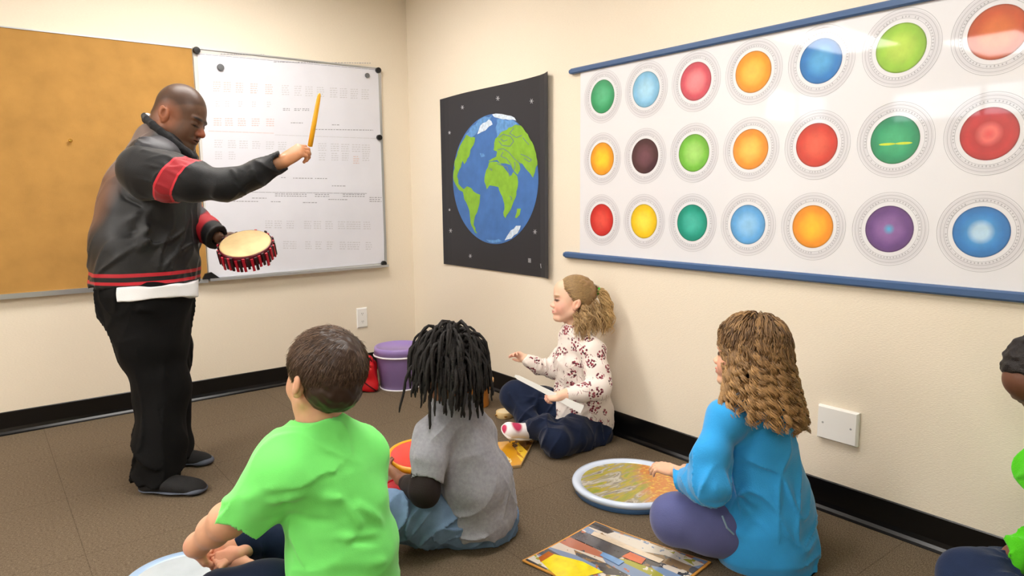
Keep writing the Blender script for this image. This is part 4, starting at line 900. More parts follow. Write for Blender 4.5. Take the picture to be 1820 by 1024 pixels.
for k in range(230):
    P0, N0 = scalp_points(hd, 1, lambda L: (hairline(L, .62, .50, .35)), 1.06); p = P0[0]; n_ = N0[0]; L0 = hd.loc(P0)[0]
    front = L0[0] > .12; ln = random.uniform(.085, .135) + .09 * max(0, L0[2] - .5) + (.04 if random.random() < .12 else 0); 
    if front: ln *= .75
    m = 14; pts = [p]; d = unit(n_ * .8 + hd.z * .25 + RNG.normal(size=3) * .25)
    
    for i in range(m - 1):
        out = (pts[-1] - hd.p(-.07, 0, .5)); out = out - hd.z * (out @ hd.z); out = unit(out)
        g = min(1, i / 3.2); d = unit(d * .55 + (-hd.z * 1.0 + out * (.42 if i < 5 else .04)) * g * .75 + RNG.normal(size=3) * .12)
        q_ = pts[-1] + d * ln / (m - 1) * 1.15
        L = hd.loc(q_[None])[0] - np.array([-.07, 0, .6]); rr = math.sqrt((L[0] / .425) ** 2 + (L[1] / .355) ** 2 + (min(L[2], 0) * .9 / .8 if L[2] < 0 else L[2] / .40) ** 2)
        if rr < 1 and L[2] > -.45: q_ = q_ + out * (1 - rr) * .05 + n_ * .002
        pts.append(q_)
    R0 = random.uniform(.0045, .0068); R = np.array([R0 * (1 - .35 * i / (m - 1)) * (1 + .14 * math.sin(i * 2.9 + k)) for i in range(m)]); R[-1] *= .5; dl.append((np.array(pts), R))
V, Q, T = tubes_arr(dl, 7); o = mk('dreadlocks', V, [Q, T], MDR, hr, O, col=np.tile([lin('#120d0b')], (len(V), 1))); o['kind'] = 'stuff'

# ================= child in the floral shirt with a ponytail
O = G(1035, 790)
hd = Head(PX(1017, 533, 3.20), cb(-.985, .06, .05), cb(.06, 1, 0), .232, (.98, 1.0, .98))
S3 = skin_mat('pale_skin')
H_ = Fld(); hd.build(H_, ear=(-.04, .40)); H_.pchain([(1018, 560, 3.21, 17), (1024, 590, 3.22, 18)], k=.02)
core = Fld(); core.pchain([(1030, 610, 3.22, 24), (1035, 680, 3.24, 36), (1040, 770, 3.28, 38)], k=.04)
ar = Fld(); ar.pchain([(1052, 625, 3.12, 15), (1066, 685, 3.06, 14), (1010, 702, 3.0, 10.5), (996, 704, 2.985, 10)], k=.02)
hand(ar, PX(998, 704, 2.985), cb(-.95, -.08, .05), cb(-.05, .75, .65), -1, .105, curl=(.62, .66, .7, .74), thumb=.8, k=.004, fat=1.2)
fr = Fld(); fr.pchain([(1005, 625, 3.36, 14), (984, 658, 3.36, 12), (942, 643, 3.33, 9), (934, 638, 3.33, 8.5)], k=.02)
hand(fr, PX(936, 639, 3.33), cb(-.80, .45, -.1), cb(.3, .55, -.75), -1, .098, curl=(.25, .35, .5, .6), thumb=.5, k=.004, fat=1.2, spread=.3)
girl = fmesh('person', [(core, .010), (H_, .0032), (ar, .003), (fr, .003)], S3, None, O, base='#f0c6ab',
    paint=[blob(hd.p(.29, .17, .33), .04, '#f0a596', 1, amt=.5), blob(hd.p(.37, 0, .24), (.014, .022, .006), '#dc968c', .6, hd.A), blob(hd.p(.33, .125, .475), (.014, .03, .006), '#5a4237', .5, hd.A), blob(hd.p(.33, .12, .56), (.014, .03, .005), '#b58d6a', .5, hd.A), blob(hd.p(-.04, .33, .40), .03, '#eca78c', 1, amt=.5), blob(PX(960, 708, 2.98), .05, '#eeae9a', .8, amt=.6), blob(PX(912, 628, 3.33), .04, '#eeae9a', .8, amt=.6)])
tag(girl, 'seated person in a cream flowered shirt with a blond ponytail, beside the cream wall', 'person')
def floral():
    m = mat('flowered_cotton', '#efe4dc', rough=.85, bump=(300, .3), sheen=.2); N, L = nodes_of(m); b_ = N['Principled BSDF']
    tc = N.new('ShaderNodeTexCoord'); v1 = N.new('ShaderNodeTexVoronoi'); v1.inputs['Scale'].default_value = 19; v1.inputs['Randomness'].default_value = .75; L.new(tc.outputs['Object'], v1.inputs['Vector'])
    r1 = N.new('ShaderNodeMapRange'); r1.inputs['From Min'].default_value = .47; r1.inputs['From Max'].default_value = .42; L.new(v1.outputs['Distance'], r1.inputs['Value'])
    v2 = N.new('ShaderNodeTexVoronoi'); v2.inputs['Scale'].default_value = 95; L.new(tc.outputs['Object'], v2.inputs['Vector'])
    r2 = N.new('ShaderNodeMapRange'); r2.inputs['From Min'].default_value = .56; r2.inputs['From Max'].default_value = .48; L.new(v2.outputs['Distance'], r2.inputs['Value'])
    mu = N.new('ShaderNodeMath'); mu.operation = 'MULTIPLY'; L.new(r1.outputs[0], mu.inputs[0]); L.new(r2.outputs[0], mu.inputs[1])
    # loose little twigs between the flowers
    w_ = N.new('ShaderNodeTexWave'); w_.inputs['Scale'].default_value = 22; w_.inputs['Distortion'].default_value = 14; w_.inputs['Detail'].default_value = 2; L.new(tc.outputs['Object'], w_.inputs['Vector'])
    r3 = N.new('ShaderNodeMapRange'); r3.inputs['From Min'].default_value = .955; r3.inputs['From Max'].default_value = .98; L.new(w_.outputs['Fac'], r3.inputs['Value'])
    nz = N.new('ShaderNodeTexNoise'); nz.inputs['Scale'].default_value = 18; L.new(tc.outputs['Object'], nz.inputs['Vector']); r4 = N.new('ShaderNodeMapRange'); r4.inputs['From Min'].default_value = .52; r4.inputs['From Max'].default_value = .58; L.new(nz.outputs['Fac'], r4.inputs['Value'])
    m2 = N.new('ShaderNodeMath'); m2.operation = 'MULTIPLY'; L.new(r3.outputs[0], m2.inputs[0]); L.new(r4.outputs[0], m2.inputs[1]); mm = N.new('ShaderNodeMath'); mm.operation = 'MAXIMUM'; L.new(mu.outputs[0], mm.inputs[0]); L.new(m2.outputs[0], mm.inputs[1])
    cr = ramp(N, [(0, '#6d2636'), (.45, '#9a4452'), (.75, '#4b2a30')]); L.new(v2.outputs['Color'], cr.inputs[0])
    mx = N.new('ShaderNodeMix'); mx.data_type = 'RGBA'; L.new(mm.outputs[0], mx.inputs[0]); mx.inputs[6].default_value = (*lin('#f0e6df'), 1); L.new(cr.outputs[0], mx.inputs[7]); L.new(mx.outputs[2], b_.inputs['Base Color']); return m
MFL = floral()
Ts = Fld(); Ts.pchain([(1020, 596, 3.21, 26), (1028, 640, 3.22, 41), (1034, 690, 3.24, 45), (1038, 735, 3.26, 49), (1038, 765, 3.26, 50)], k=.03, sq=(TW, .85))
Ts.cone(PX(1050, 622, 3.12), PX(1022, 596, 3.20), .055, .055, .03); Ts.cone(PX(1008, 622, 3.32), PX(1022, 596, 3.22), .05, .055, .03); Ts.cut(PX(1038, 760, 3.26), (0, 0, -1), .006); Ts.noise(8, .003, 4); Ts.wr(cb(.3, .9, 0), 15, .007, 18, .2)
Ts.pchain([(1052, 625, 3.12, 24), (1062, 660, 3.08, 22), (1066, 690, 3.05, 21), (1035, 698, 3.02, 17), (1004, 703, 2.99, 14)], k=.02)
Ts.pchain([(1004, 632, 3.34, 21), (985, 656, 3.36, 17), (960, 652, 3.345, 14), (940, 642, 3.33, 12)], k=.02)
for a in ([(1040, 640, 3.05), (1045, 680, 3.04)], [(1060, 700, 3.0), (1040, 690, 2.99)], [(1075, 700, 3.1), (1060, 725, 3.1)], [(1000, 640, 3.15), (1005, 690, 3.14)]): Ts.pfold(a, .008, .005)
a_ = PX(1004, 703, 2.99); ad = unit(a_ - PX(1035, 698, 3.02)); Ts.cone(a_ + ad * .022, a_ + ad * .08, .04, .04, .002, 's'); Ts.cone(a_, a_ + ad * .08, .028, .028, .002, 's')
Ts.ell(PX(1018, 573, 3.21), .045, k=.003, mode='s')
ts = fmesh('flowered_shirt', [(Ts, .0042)], MFL, girl, O)
Lg = Fld(); MN = cloth('navy_cotton', '#141f38', bump=(300, .25), var=(20, .15))
Lg.pchain([(1040, 762, 3.30, 44), (980, 725, 3.36, 32), (918, 704, 3.37, 28)], k=.03); Lg.pchain([(918, 706, 3.37, 26), (935, 745, 3.28, 19), (965, 772, 3.22, 15)], k=.03)
Lg.pchain([(1044, 768, 3.24, 44), (1015, 775, 3.12, 34), (990, 785, 3.03, 29)], k=.03); Lg.pchain([(992, 783, 3.03, 26), (965, 758, 3.10, 20), (940, 764, 3.16, 16)], k=.02)
for a in ([(905, 700, 3.3), (925, 730, 3.25), (960, 745, 3.2)], [(960, 700, 3.3), (930, 715, 3.28)], [(960, 745, 3.06), (945, 760, 3.1)], [(985, 715, 3.25), (950, 722, 3.25)]): Lg.pfold(a, .010, .006)
Lg.noise(8, .004, 3); Lg.wr(cb(.3, .8, 0), 14, .009, 6, .3); fmesh('navy_trousers', [(Lg, .0045)], MN, girl, O)
sk = PX(936, 764, 3.16); st = PX(902, 766, 3.13)
MSN = mat('canvas_shoe', None, rough=.7, attr=True, bump=(300, .2)); MRB = mat('white_rubber', '#ece9e6', rough=.5)
upv = cb(-.15, .75, .6)
heel, toe = PX(940, 776, 3.17), PX(893, 768, 3.10)
shoe(girl, O, heel, toe, .078, .066, MSN, MRB, base='#efe9ea', paint=[blob(mid(heel, toe, .45) + upv * .045, .030, '#c2325a', .3), blob(mid(heel, toe, .95) + upv * .022, .022, '#c2325a', .3), blob(mid(heel, toe, .72) + upv * .04, .012, '#7a7480', .3)], up=upv, h=.0026, sole_h=.014)
# hair with ponytail
MBL = mat('blond_hair', None, rough=.4, spec=.5, attr=True)
Cp = Fld(); capF(hd, Cp, .012, .22); Cp.noise(26, .0015, 2); hr = fmesh('hair', [(Cp, .0035)], MBL, girl, O, base='#9c7a52')
tie = PX(1061, 517, 3.20); P0, N0 = scalp_points(hd, 5000, lambda L: hairline(L, .58, .5, .30) & (L[:, 0] > -.36), 1.045)
t_ = np.linspace(0, 1, 7)[None, :, None]; tgt = tie + RNG.normal(size=(len(P0), 1, 3)) * .006; P = P0[:, None, :] * (1 - t_) + tgt * t_
c_ = hd.p(-.07, 0, .635); L = ((P - c_) @ hd.A.T) / hd.H / hd.sc; rr = np.sqrt((L[..., 0] / .405) ** 2 + (L[..., 1] / .338) ** 2 + (L[..., 2] / .385) ** 2); f_ = np.maximum(1, 1.0 / rr); L = L * f_[..., None]; Pn_ = c_ + (L * hd.H * hd.sc) @ hd.A; Pn_[:, -1] = P[:, -1]
V, Q = bulk_tubes(Pn_, np.full(Pn_.shape[:2], .0011), 3); tone = np.repeat(RNG.random(len(P)), 21)[:, None]; ca_, cb2 = np.array(lin('#7d5f40')), np.array(lin('#c9a874'))
o = mk('swept_strands', V, Q, MBL, hr, O, col=ca_ * (1 - tone) + cb2 * tone); o['kind'] = 'stuff'
def locks(start, n, path, spread, R0, wav, turns, c1, c2, m=26, name='curls', mt=None, parent=None, O=None, rootspread=.01):
    """wavy locks that follow a guide path [(point)...] with a growing spread"""
    path = np.array(path); ts_ = np.linspace(0, 1, m); seg = np.linspace(0, 1, len(path)); base = np.stack([np.interp(ts_, seg, path[:, i]) for i in range(3)], 1)
    off = RNG.normal(size=(n, 1, 3)) * (rootspread + spread * np.sqrt(ts_))[None, :, None]; ph = RNG.random((n, 1)) * 6.28; tr = turns * (0.7 + .6 * RNG.random((n, 1)))
    A_ = unit3(RNG.normal(size=(n, 3))); tgx = unit(path[-1] - path[0]); A_ = unit3(A_ - (A_ @ tgx)[:, None] * tgx); B_ = np.cross(A_, tgx); nc = max(8, n // 9); cid = RNG.integers(0, nc, n); co = RNG.normal(size=(nc, 1, 3)); off = (co[cid] * 1.0 + RNG.normal(size=(n, 1, 3)) * .3) * (rootspread + spread * np.sqrt(ts_))[None, :, None]; ph = RNG.random((nc, 1))[cid] * 6.28 + RNG.normal(size=(n, 1)) * .3; tr = turns * (.7 + .6 * RNG.random((nc, 1)))[cid]; A_ = A_[cid]; B_ = np.cross(A_, tgx); an = ph + tr * 6.28 * ts_[None, :]
    ln = .75 + .3 * RNG.random((n, 1, 1)); P = path[0] + (base[None] - path[0]) * ln + off + wav * np.minimum(ts_ * 4, 1)[None, :, None] * (np.cos(an)[..., None] * A_[:, None] + np.sin(an)[..., None] * B_[:, None])
    R = R0 * (0.6 + .8 * RNG.random((n, 1))) * (1 - .7 * ts_ ** 3)[None, :]; V, Q = bulk_tubes(P, R, 4); tone = np.repeat(np.clip(RNG.random(n) * .7 + .15, 0, 1), m * 4)[:, None] * .8 + .35 * np.tile(np.repeat(ts_, 4), n)[:, None]
    tone = np.clip(tone, 0, 1); o = mk(name, V, Q, mt, parent, O, col=np.array(lin(c1)) * (1 - tone) + np.array(lin(c2)) * tone); o['kind'] = 'stuff'; return o
locks(None, 420, [tie, PX(1074, 523, 3.20), PX(1081, 545, 3.19), PX(1080, 570, 3.18), PX(1076, 584, 3.18)], .009, .0017, .009, 3, '#8a6638', '#ecc98e', name='ponytail', mt=MBL, parent=hr, O=O, rootspread=.004)
for q_ in ([PX(1040, 545, 3.13), PX(1048, 565, 3.11), PX(1044, 588, 3.12)], [PX(1055, 540, 3.16), PX(1062, 570, 3.14), PX(1062, 592, 3.14)], [PX(1028, 560, 3.13), PX(1034, 575, 3.11), PX(1032, 592, 3.12)]):
    locks(None, 160, q_, .007, .0015, .006, 2, '#7a5a38', '#d8b682', name='loose_curls', mt=MBL, parent=hr, O=O, rootspread=.012)
mb = MB(); tx = unit(cb(.85, -.3, 0)); ty = unit(np.cross(tx, TW)); tz = np.cross(tx, ty)
mb.lathe([(.013, -.007), (.019, -.004), (.019, .004), (.013, .007), (.010, 0), (.013, -.007)], tie + tx * .004, (ty, tz, tx), 20, close=False); mb.build('hair_tie', mat('green_elastic', '#35d13a', rough=.5), hr, O, smooth=True)
# white paddle in her hand
a, b_ = PX(915, 668, 3.00), PX(1035, 728, 2.96); mx_ = unit(b_ - a); my_ = unit(np.cross(mx_, TW)); mz_ = np.cross(mx_, my_)
mb = MB(); c_ = mid(a, b_); ln = np.linalg.norm(b_ - a) / 2; prof = [(-ln, .004), (-ln * .9, .009), (-ln * .2, .011), (ln * .5, .014), (ln, .018)]; V = []
for x, w_ in prof: V += [c_ + mx_ * x + my_ * w_ + mz_ * .003, c_ + mx_ * x - my_ * w_ + mz_ * .003, c_ + mx_ * x - my_ * w_ - mz_ * .003, c_ + mx_ * x + my_ * w_ - mz_ * .003]
k = 4; q = [(0, 1, 2, 3), (19, 18, 17, 16)] + [(4 * i + j, 4 * i + 4 + j, 4 * i + 4 + (j + 1) % 4, 4 * i + (j + 1) % 4) for i in range(4) for j in range(4)]; mb.add(V, q)
tag(mb.build('white_stick', M_WHITE, origin=c_), 'flat white stick held in the lap of the person in the flowered shirt', 'stick')

# ================= child with curly hair in the blue sweatshirt
O = G(1362, 1000)
hd = Head(PX(1328, 630, 2.12), cb(-.80, .08, -.56), cb(.05, 1, 0), .226, (1.02, 1.05, 1.02))
H_ = Fld(); hd.build(H_, ear=(-.06, .42)); H_.pchain([(1330, 680, 2.13, 26), (1338, 730, 2.14, 28)], k=.02)
core = Fld(); core.pchain([(1340, 760, 2.12, 45), (1352, 850, 2.15, 65), (1360, 950, 2.18, 70)], k=.04)
ar = Fld(); ar.pchain([(1290, 750, 2.05, 16), (1262, 862, 1.99, 18), (1222, 846, 2.12, 14), (1200, 838, 2.2, 11)], k=.02); hand(ar, PX(1202, 838, 2.2), cb(-.8, .1, -.5), cb(0, .8, .4), -1, .11, curl=(.25, .3, .35, .4), thumb=.4, k=.004, fat=1.2)
rr_ = Fld(); rr_.pchain([(1395, 750, 2.22, 22), (1330, 850, 2.4, 16), (1240, 835, 2.5, 11)], k=.02); hand(rr_, PX(1242, 835, 2.5), cb(-.95, 0, -.1), cb(0, .8, .4), 1, .11, curl=(.25, .3, .35, .4), thumb=.4, k=.004, fat=1.2)
curly = fmesh('person', [(core, .010), (H_, .003), (ar, .003), (rr_, .004)], skin_mat('light_skin'), None, O, base='#e9b798', paint=[blob(hd.p(.29, .17, .33), .035, '#e79c86', 1, amt=.5), blob(hd.p(.33, .15, .475), (.014, .03, .006), '#4a342a', .5, hd.A), blob(hd.p(.37, 0, .24), (.018, .028, .010), '#c4776c', .6, hd.A)])
tag(curly, 'seated person with long curly light brown hair in a bright blue sweatshirt', 'person')
MBU = cloth('blue_fleece', '#35a0e6', rough=.9, bump=(260, .35), var=(12, .05), sheen=.4)
Sw = Fld(); Sw.pchain([(1338, 740, 2.12, 46), (1342, 790, 2.13, 74), (1352, 850, 2.15, 83), (1358, 905, 2.17, 92), (1358, 950, 2.18, 93)], k=.03, sq=(unit(cb(-.75, 0, -.65)), .9))
Sw.cone(PX(1296, 752, 2.04), PX(1336, 722, 2.11), .058, .055, .03); Sw.cone(PX(1336, 722, 2.12), PX(1378, 758, 2.20), .055, .058, .03)
Sw.pchain([(1288, 742, 2.03, 31), (1268, 805, 2.0, 31), (1262, 862, 1.98, 34), (1235, 858, 2.08, 26), (1212, 845, 2.15, 20)], k=.03)
Sw.pchain([(1358, 965, 2.185, 95), (1360, 985, 2.19, 88)], k=.02)
for a in ([(1290, 855, 2.03), (1330, 890, 2.03), (1400, 905, 2.06)], [(1300, 880, 2.03), (1350, 930, 2.05), (1430, 935, 2.1)], [(1370, 860, 2.05), (1420, 880, 2.1)], [(1270, 900, 2.05), (1290, 940, 2.05), (1330, 955, 2.06)], [(1235, 850, 2.0), (1250, 885, 1.95)], [(1320, 800, 2.05), (1380, 840, 2.06)], [(1400, 960, 2.1), (1450, 930, 2.15)], [(1275, 880, 1.98), (1290, 855, 1.98), (1300, 820, 2.0)]): Sw.pfold(a, .012, .008)
for a in ([(1262, 960, 2.08), (1330, 975, 2.08), (1400, 975, 2.12), (1455, 945, 2.18)], [(1298, 900, 2.02), (1302, 860, 2.02), (1300, 830, 2.02)], [(1283, 920, 2.04), (1300, 950, 2.04)]): Sw.pfold(a, .007, -.006)
Sw.noise(6, .004, 8); Sw.wr(cb(.85, -.3, 0), 9, .010, 14, .1); a_ = PX(1212, 845, 2.15); ad = unit(a_ - PX(1235, 858, 2.08)); Sw.cone(a_ + ad * .03, a_ + ad * .1, .05, .05, .002, 's')
sw = fmesh('sweatshirt', [(Sw, .0048)], MBU, curly, O)
Zp = Fld(); Zp.chain([(PX(1284, 918, 2.025), .0028), (PX(1292, 938, 2.025), .0028), (PX(1304, 950, 2.03), .0028)], k=.002); fmesh('pocket_zip', [(Zp, .0016)], mat('silver_zip', '#a9c6de', rough=.3, metal=.6), sw, O, zmode=False)
Lg = Fld(); Lg.pchain([(1345, 945, 2.17, 62), (1270, 930, 2.16, 54), (1204, 922, 2.17, 50)], k=.04); Lg.pchain([(1206, 926, 2.18, 44), (1260, 905, 2.40, 34), (1300, 890, 2.5, 26)], k=.02)
Lg.pchain([(1375, 940, 2.25, 60), (1360, 900, 2.45, 46), (1300, 880, 2.6, 40), (1240, 895, 2.5, 28)], k=.03); Lg.noise(5, .002, 3)
fmesh('leggings', [(Lg, .005)], cloth('slate_purple_knit', '#5c6192', bump=(340, .25), var=(14, .06), sheen=.25), curly, O)
MCU = mat('light_brown_hair', None, rough=.42, spec=.5, attr=True)
Cp = Fld(); capF(hd, Cp, .02, .20); hd.e(Cp, (-.22, 0, .40), (.28, .34, .40), k=.05); hd.e(Cp, (-.24, 0, .12), (.24, .36, .34), k=.05); Cp.noise(22, .006, 2); hr = fmesh('hair', [(Cp, .004)], MCU, curly, O, base='#4a3222')
NL = 2200; P0, N0 = scalp_points(hd, NL, lambda L: hairline(L, .58, .46, .28), 1.06); m = 44; ts_ = np.linspace(0, 1, m); P = np.zeros((NL, m, 3)); P[:, 0] = P0
Lz = hd.loc(P0); tot = .13 + .12 * np.clip(Lz[:, 2], 0, 1) + .05 * RNG.random(NL); d = unit3(N0 * .8 + hd.z * .1 + RNG.normal(size=(NL, 3)) * .15)
axc = hd.p(-.1, 0, 0)
for k in range(1, m):
    rel = P[:, k - 1] - axc; outv = rel - (rel @ hd.z)[:, None] * hd.z; outd = unit3(outv); zl = hd.loc(P[:, k - 1]); g = min(1, k / 6)
    want = (.42 + .36 * np.clip(.80 - zl[:, 2], 0, .9)) * hd.H; rad = np.linalg.norm(outv, axis=1); push = np.clip((want - rad) * 30, -.8, 1.0)[:, None]
    push = np.where(zl[:, 2:3] > .85, np.maximum(push, .25), push); fr = np.where((zl[:, 0] > .10) & (zl[:, 2] < .62), 1., 0.)[:, None]
    d = unit3(d * .6 + (-hd.z * 1.0 + outd * push * .7 - hd.x * fr * .9) * .5 * g + RNG.normal(size=(NL, 3)) * .03); P[:, k] = P[:, k - 1] + d * (tot / (m - 1))[:, None]
NC = 150; ci = RNG.integers(0, NL, NC); mem = np.argmin(((P0[:, None, :] - P0[ci][None]) ** 2).sum(2), axis=1)
Pc = P[ci]; pull = (.72 * np.clip(ts_ * 2.2, 0, 1))[None, :, None]; P = P * (1 - pull) + Pc[mem] * pull
A_ = unit3(np.cross(N0[ci][mem], hd.z) + RNG.normal(size=(NL, 3)) * .10); B_ = unit3(np.cross(A_, -hd.z)); cr_ = RNG.random((NC, 2)); an = cr_[mem, :1] * 6.28 + (4.5 + 3.5 * cr_[mem, 1:]) * 6.28 * ts_[None] + RNG.normal(size=(NL, 1)) * .35; amp = (.0065 + .004 * cr_[mem, 1:]) * np.clip(ts_ * 3 - .3, 0, 1)[None]
P = P + amp[..., None] * (np.cos(an)[..., None] * A_[:, None] + np.sin(an)[..., None] * B_[:, None])
R = .0016 * (.6 + .9 * RNG.random((NL, 1))) * (1 - .75 * ts_ ** 4)[None]; V, Q = bulk_tubes(P, R, 4)
tone = np.clip(np.repeat((RNG.random(NC)[mem] * .45 + RNG.random(NL) * .3) ** 1.2, m * 4) + .45 * np.tile(np.repeat(ts_ ** 1.5, 4), NL), 0, 1)[:, None]
o = mk('curls', V, Q, MCU, hr, O, col=np.array(lin('#3a2416')) * (1 - tone) + np.array(lin('#c79c66')) * tone); o['kind'] = 'stuff'

# ================= person at the right edge
O = G(1900, 1150)
hd = Head(PX(1858, 676, 1.74), cb(-.66, -.70, .05), cb(-.70, .66, 0), .215, (1.0, 1.0, 1.0))
H_ = Fld(); hd.build(H_, ear=(-.06, .42)); H_.pchain([(1890, 730, 1.74, 34), (1905, 790, 1.74, 38)], k=.02)
core = Fld(); core.pchain([(1910, 820, 1.74, 50), (1925, 940, 1.74, 65), (1925, 1080, 1.74, 70)], k=.04)
ar = Fld(); ar.pchain([(1878, 860, 1.65, 24), (1848, 975, 1.63, 21), (1805, 985, 1.66, 17), (1780, 996, 1.68, 14)], k=.02); hand(ar, PX(1782, 995, 1.68), cb(-.95, -.15, .05), cb(-.1, .8, .6), -1, .105, curl=(.35, .4, .45, .5), thumb=.5, k=.004, fat=1.15)
r2 = Fld(); r2.pchain([(1945, 860, 1.82, 24), (1880, 985, 1.82, 19), (1775, 1014, 1.70, 13)], k=.02); hand(r2, PX(1777, 1014, 1.70), cb(-.9, .1, .1), cb(-.1, .8, .6), 1, .105, curl=(.3, .3, .35, .4), thumb=.4, k=.004, fat=1.15)
edge_p = fmesh('person', [(core, .010), (H_, .003), (ar, .003), (r2, .003)], skin_mat('deep_brown_skin'), None, O, base='#6b4634', paint=[blob(hd.p(.33, .12, .56), (.014, .035, .008), '#1d1310', .5, hd.A), blob(hd.p(.33, .125, .475), (.014, .03, .006), '#1d1310', .5, hd.A), blob(PX(1745, 1002, 1.7), .06, '#a06c56', .8)])
tag(edge_p, 'seated person in a lime green top and navy trousers, cut off at the right edge', 'person')
Cp = Fld(); capF(hd, Cp, .035, .25); Cp.noise(30, .003, 4); hr = fmesh('hair', [(Cp, .0035)], mat('black_hair', None, rough=.55, attr=True, bump=(300, .6)), edge_p, O, base='#1a1312')
Lm = Fld(); Lm.pchain([(1905, 800, 1.74, 55), (1920, 880, 1.74, 76), (1928, 980, 1.74, 80), (1928, 1090, 1.74, 84)], k=.04); Lm.cone(PX(1878, 850, 1.66), PX(1905, 795, 1.74), .075, .065, .03); Lm.cone(PX(1905, 795, 1.75), PX(1950, 850, 1.82), .065, .075, .03)
Lm.pchain([(1880, 855, 1.65, 38), (1868, 930, 1.63, 34), (1845, 975, 1.63, 34), (1812, 985, 1.65, 30), (1786, 985, 1.66, 28)], k=.03); Lm.pchain([(1945, 855, 1.82, 36), (1900, 980, 1.82, 30), (1830, 1005, 1.75, 24)], k=.03)
for a in ([(1805, 950, 1.62), (1815, 1000, 1.62)], [(1790, 945, 1.64), (1795, 990, 1.64)], [(1820, 900, 1.66), (1812, 940, 1.64)]): Lm.pfold(a, .010, .007)
Lm.noise(7, .005, 5); Lm.wr(cb(.3, .8, 0), 14, .008, 6); a_, b_ = PX(1806, 985, 1.655), PX(1786, 985, 1.66); ad = unit(b_ - a_); Lm.cone(b_ + ad * .025, b_ + ad * .12, .06, .06, .003, 's')
fmesh('lime_top', [(Lm, .005)], cloth('lime_cloth', '#4fc41c', bump=(300, .3), sheen=.3), edge_p, O)
Nv = Fld(); Nv.pchain([(1920, 1090, 1.74, 82), (1800, 1050, 1.68, 60), (1730, 1030, 1.66, 58)], k=.04); Nv.pchain([(1730, 1040, 1.66, 50), (1800, 1080, 1.55, 42), (1860, 1090, 1.5, 34)], k=.03); Nv.pchain([(1925, 1080, 1.80, 75), (1870, 1045, 1.82, 50), (1800, 1045, 1.76, 42)], k=.03); Nv.noise(6, .004, 2); Nv.wr(cb(.3, .8, 0), 14, .009, 6, .2)
fmesh('navy_trousers', [(Nv, .005)], cloth('dark_blue_cotton', '#1c2a48', bump=(300, .25), var=(20, .12)), edge_p, O)

# ------------------------------------------------------------------ things on the floor
UPZ = (np.array([1., 0, 0]), np.array([0, 1., 0]), np.array([0, 0, 1.]))
# purple tub with lid
g0 = G(712, 696); away = unit([g0[0] - CAMP[0], g0[1] - CAMP[1], 0]); rb0, rt0, ht = .118, .150, .262
tc_ = g0 + away * rb0; tc_[2] = 0
t = empty('tub', tc_, 'round purple plastic tub with a lid, on the carpet in the room corner', 'tub')
MP = mat('purple_plastic', '#9a82c2', rough=.35, coat=.2); ML = mat('pale_plastic_rim', '#f0edf6', rough=.3)
mb = MB(); mb.lathe([(rb0 - .006, 0), (rb0, .004), (rt0 - .012, .200), (rt0 - .010, .204), (rt0 - .016, .204), (rb0 - .006, .008)], n=64); mb.build('body', MP, t, smooth=True)
mb = MB(); mb.lathe([(rb0 + .004, .001), (rb0 + .005, .006), (rb0 + .001, .008)], n=64, close=False); mb.build('foot_rim', ML, t, smooth=True)
mb = MB(); mb.lathe([(rt0 - .014, .198), (rt0 + .003, .198), (rt0 + .005, .203), (rt0 + .002, .208), (rt0 - .014, .208)], n=64); mb.build('rim', ML, t, smooth=True)
mb = MB(); mb.lathe([(rt0 - .012, .208), (rt0 + .001, .209), (rt0 - .003, .246), (rt0 - .008, .252), (rt0 - .016, .252), (rt0 - .022, .240), (.001, .238)], n=64); mb.build('lid', MP, t, smooth=True)
# red bag
g0 = G(672, 697); bx_, by_ = unit(np.array([.8, -.6, 0])), None
away = unit([g0[0] - CAMP[0], g0[1] - CAMP[1], 0]); rgt = np.array([away[1], -away[0], 0]); bc = g0 + away * .050 - rgt * .072; bc[2] = 0
F = Fld()
for sx in (-.05, .05):
    for sy in (-.032, .032): F.cone(bc + rgt * sx + away * sy + [0, 0, .024], bc + rgt * sx * .85 + away * sy + [0, 0, .155], .026, .022, .02)
F.cone(bc + [0, 0, .03], bc + [0, 0, .155], .055, .045, .03); F.cone(bc - rgt * .02 + [0, 0, .175], bc + rgt * .025 + [0, 0, .18], .03, .03, .02); F.cut(bc + [0, 0, .003], (0, 0, -1)); F.noise(9, .004, 3)
F.fold([bc + rgt * (-.07) - away * .06 + [0, 0, .15], bc + rgt * .07 - away * .06 + [0, 0, .148]], .006, -.006)
bag = fmesh('bag', [(F, .004)], mat('red_nylon', '#c2121c', rough=.45, bump=(120, .3)), None, bc); tag(bag, 'small red cloth bag on the carpet against the left side of the purple tub', 'bag')
mb = MB(); pr = bc - away * .062; mb.tube([pr - rgt * .06 + [0, 0, .135], pr - rgt * .03 + [0, 0, .09] - away * .003, pr + rgt * .02 + [0, 0, .045] - away * .004, pr + rgt * .06 + [0, 0, .012]], .004, 8); mb.build('strap', mat('dark_red_strap', '#4d0a10', rough=.6), bag, bc, smooth=True)
mb = MB(); pr = bc - away * .03; mb.tube([pr - rgt * .035 + [0, 0, .175], pr - rgt * .03 + [0, 0, .198], pr + rgt * .0 + [0, 0, .207], pr + rgt * .03 + [0, 0, .2], pr + rgt * .04 + [0, 0, .178]], .006, 8); mb.build('handle', mat('black_webbing', '#161012', rough=.7), bag, bc, smooth=True)
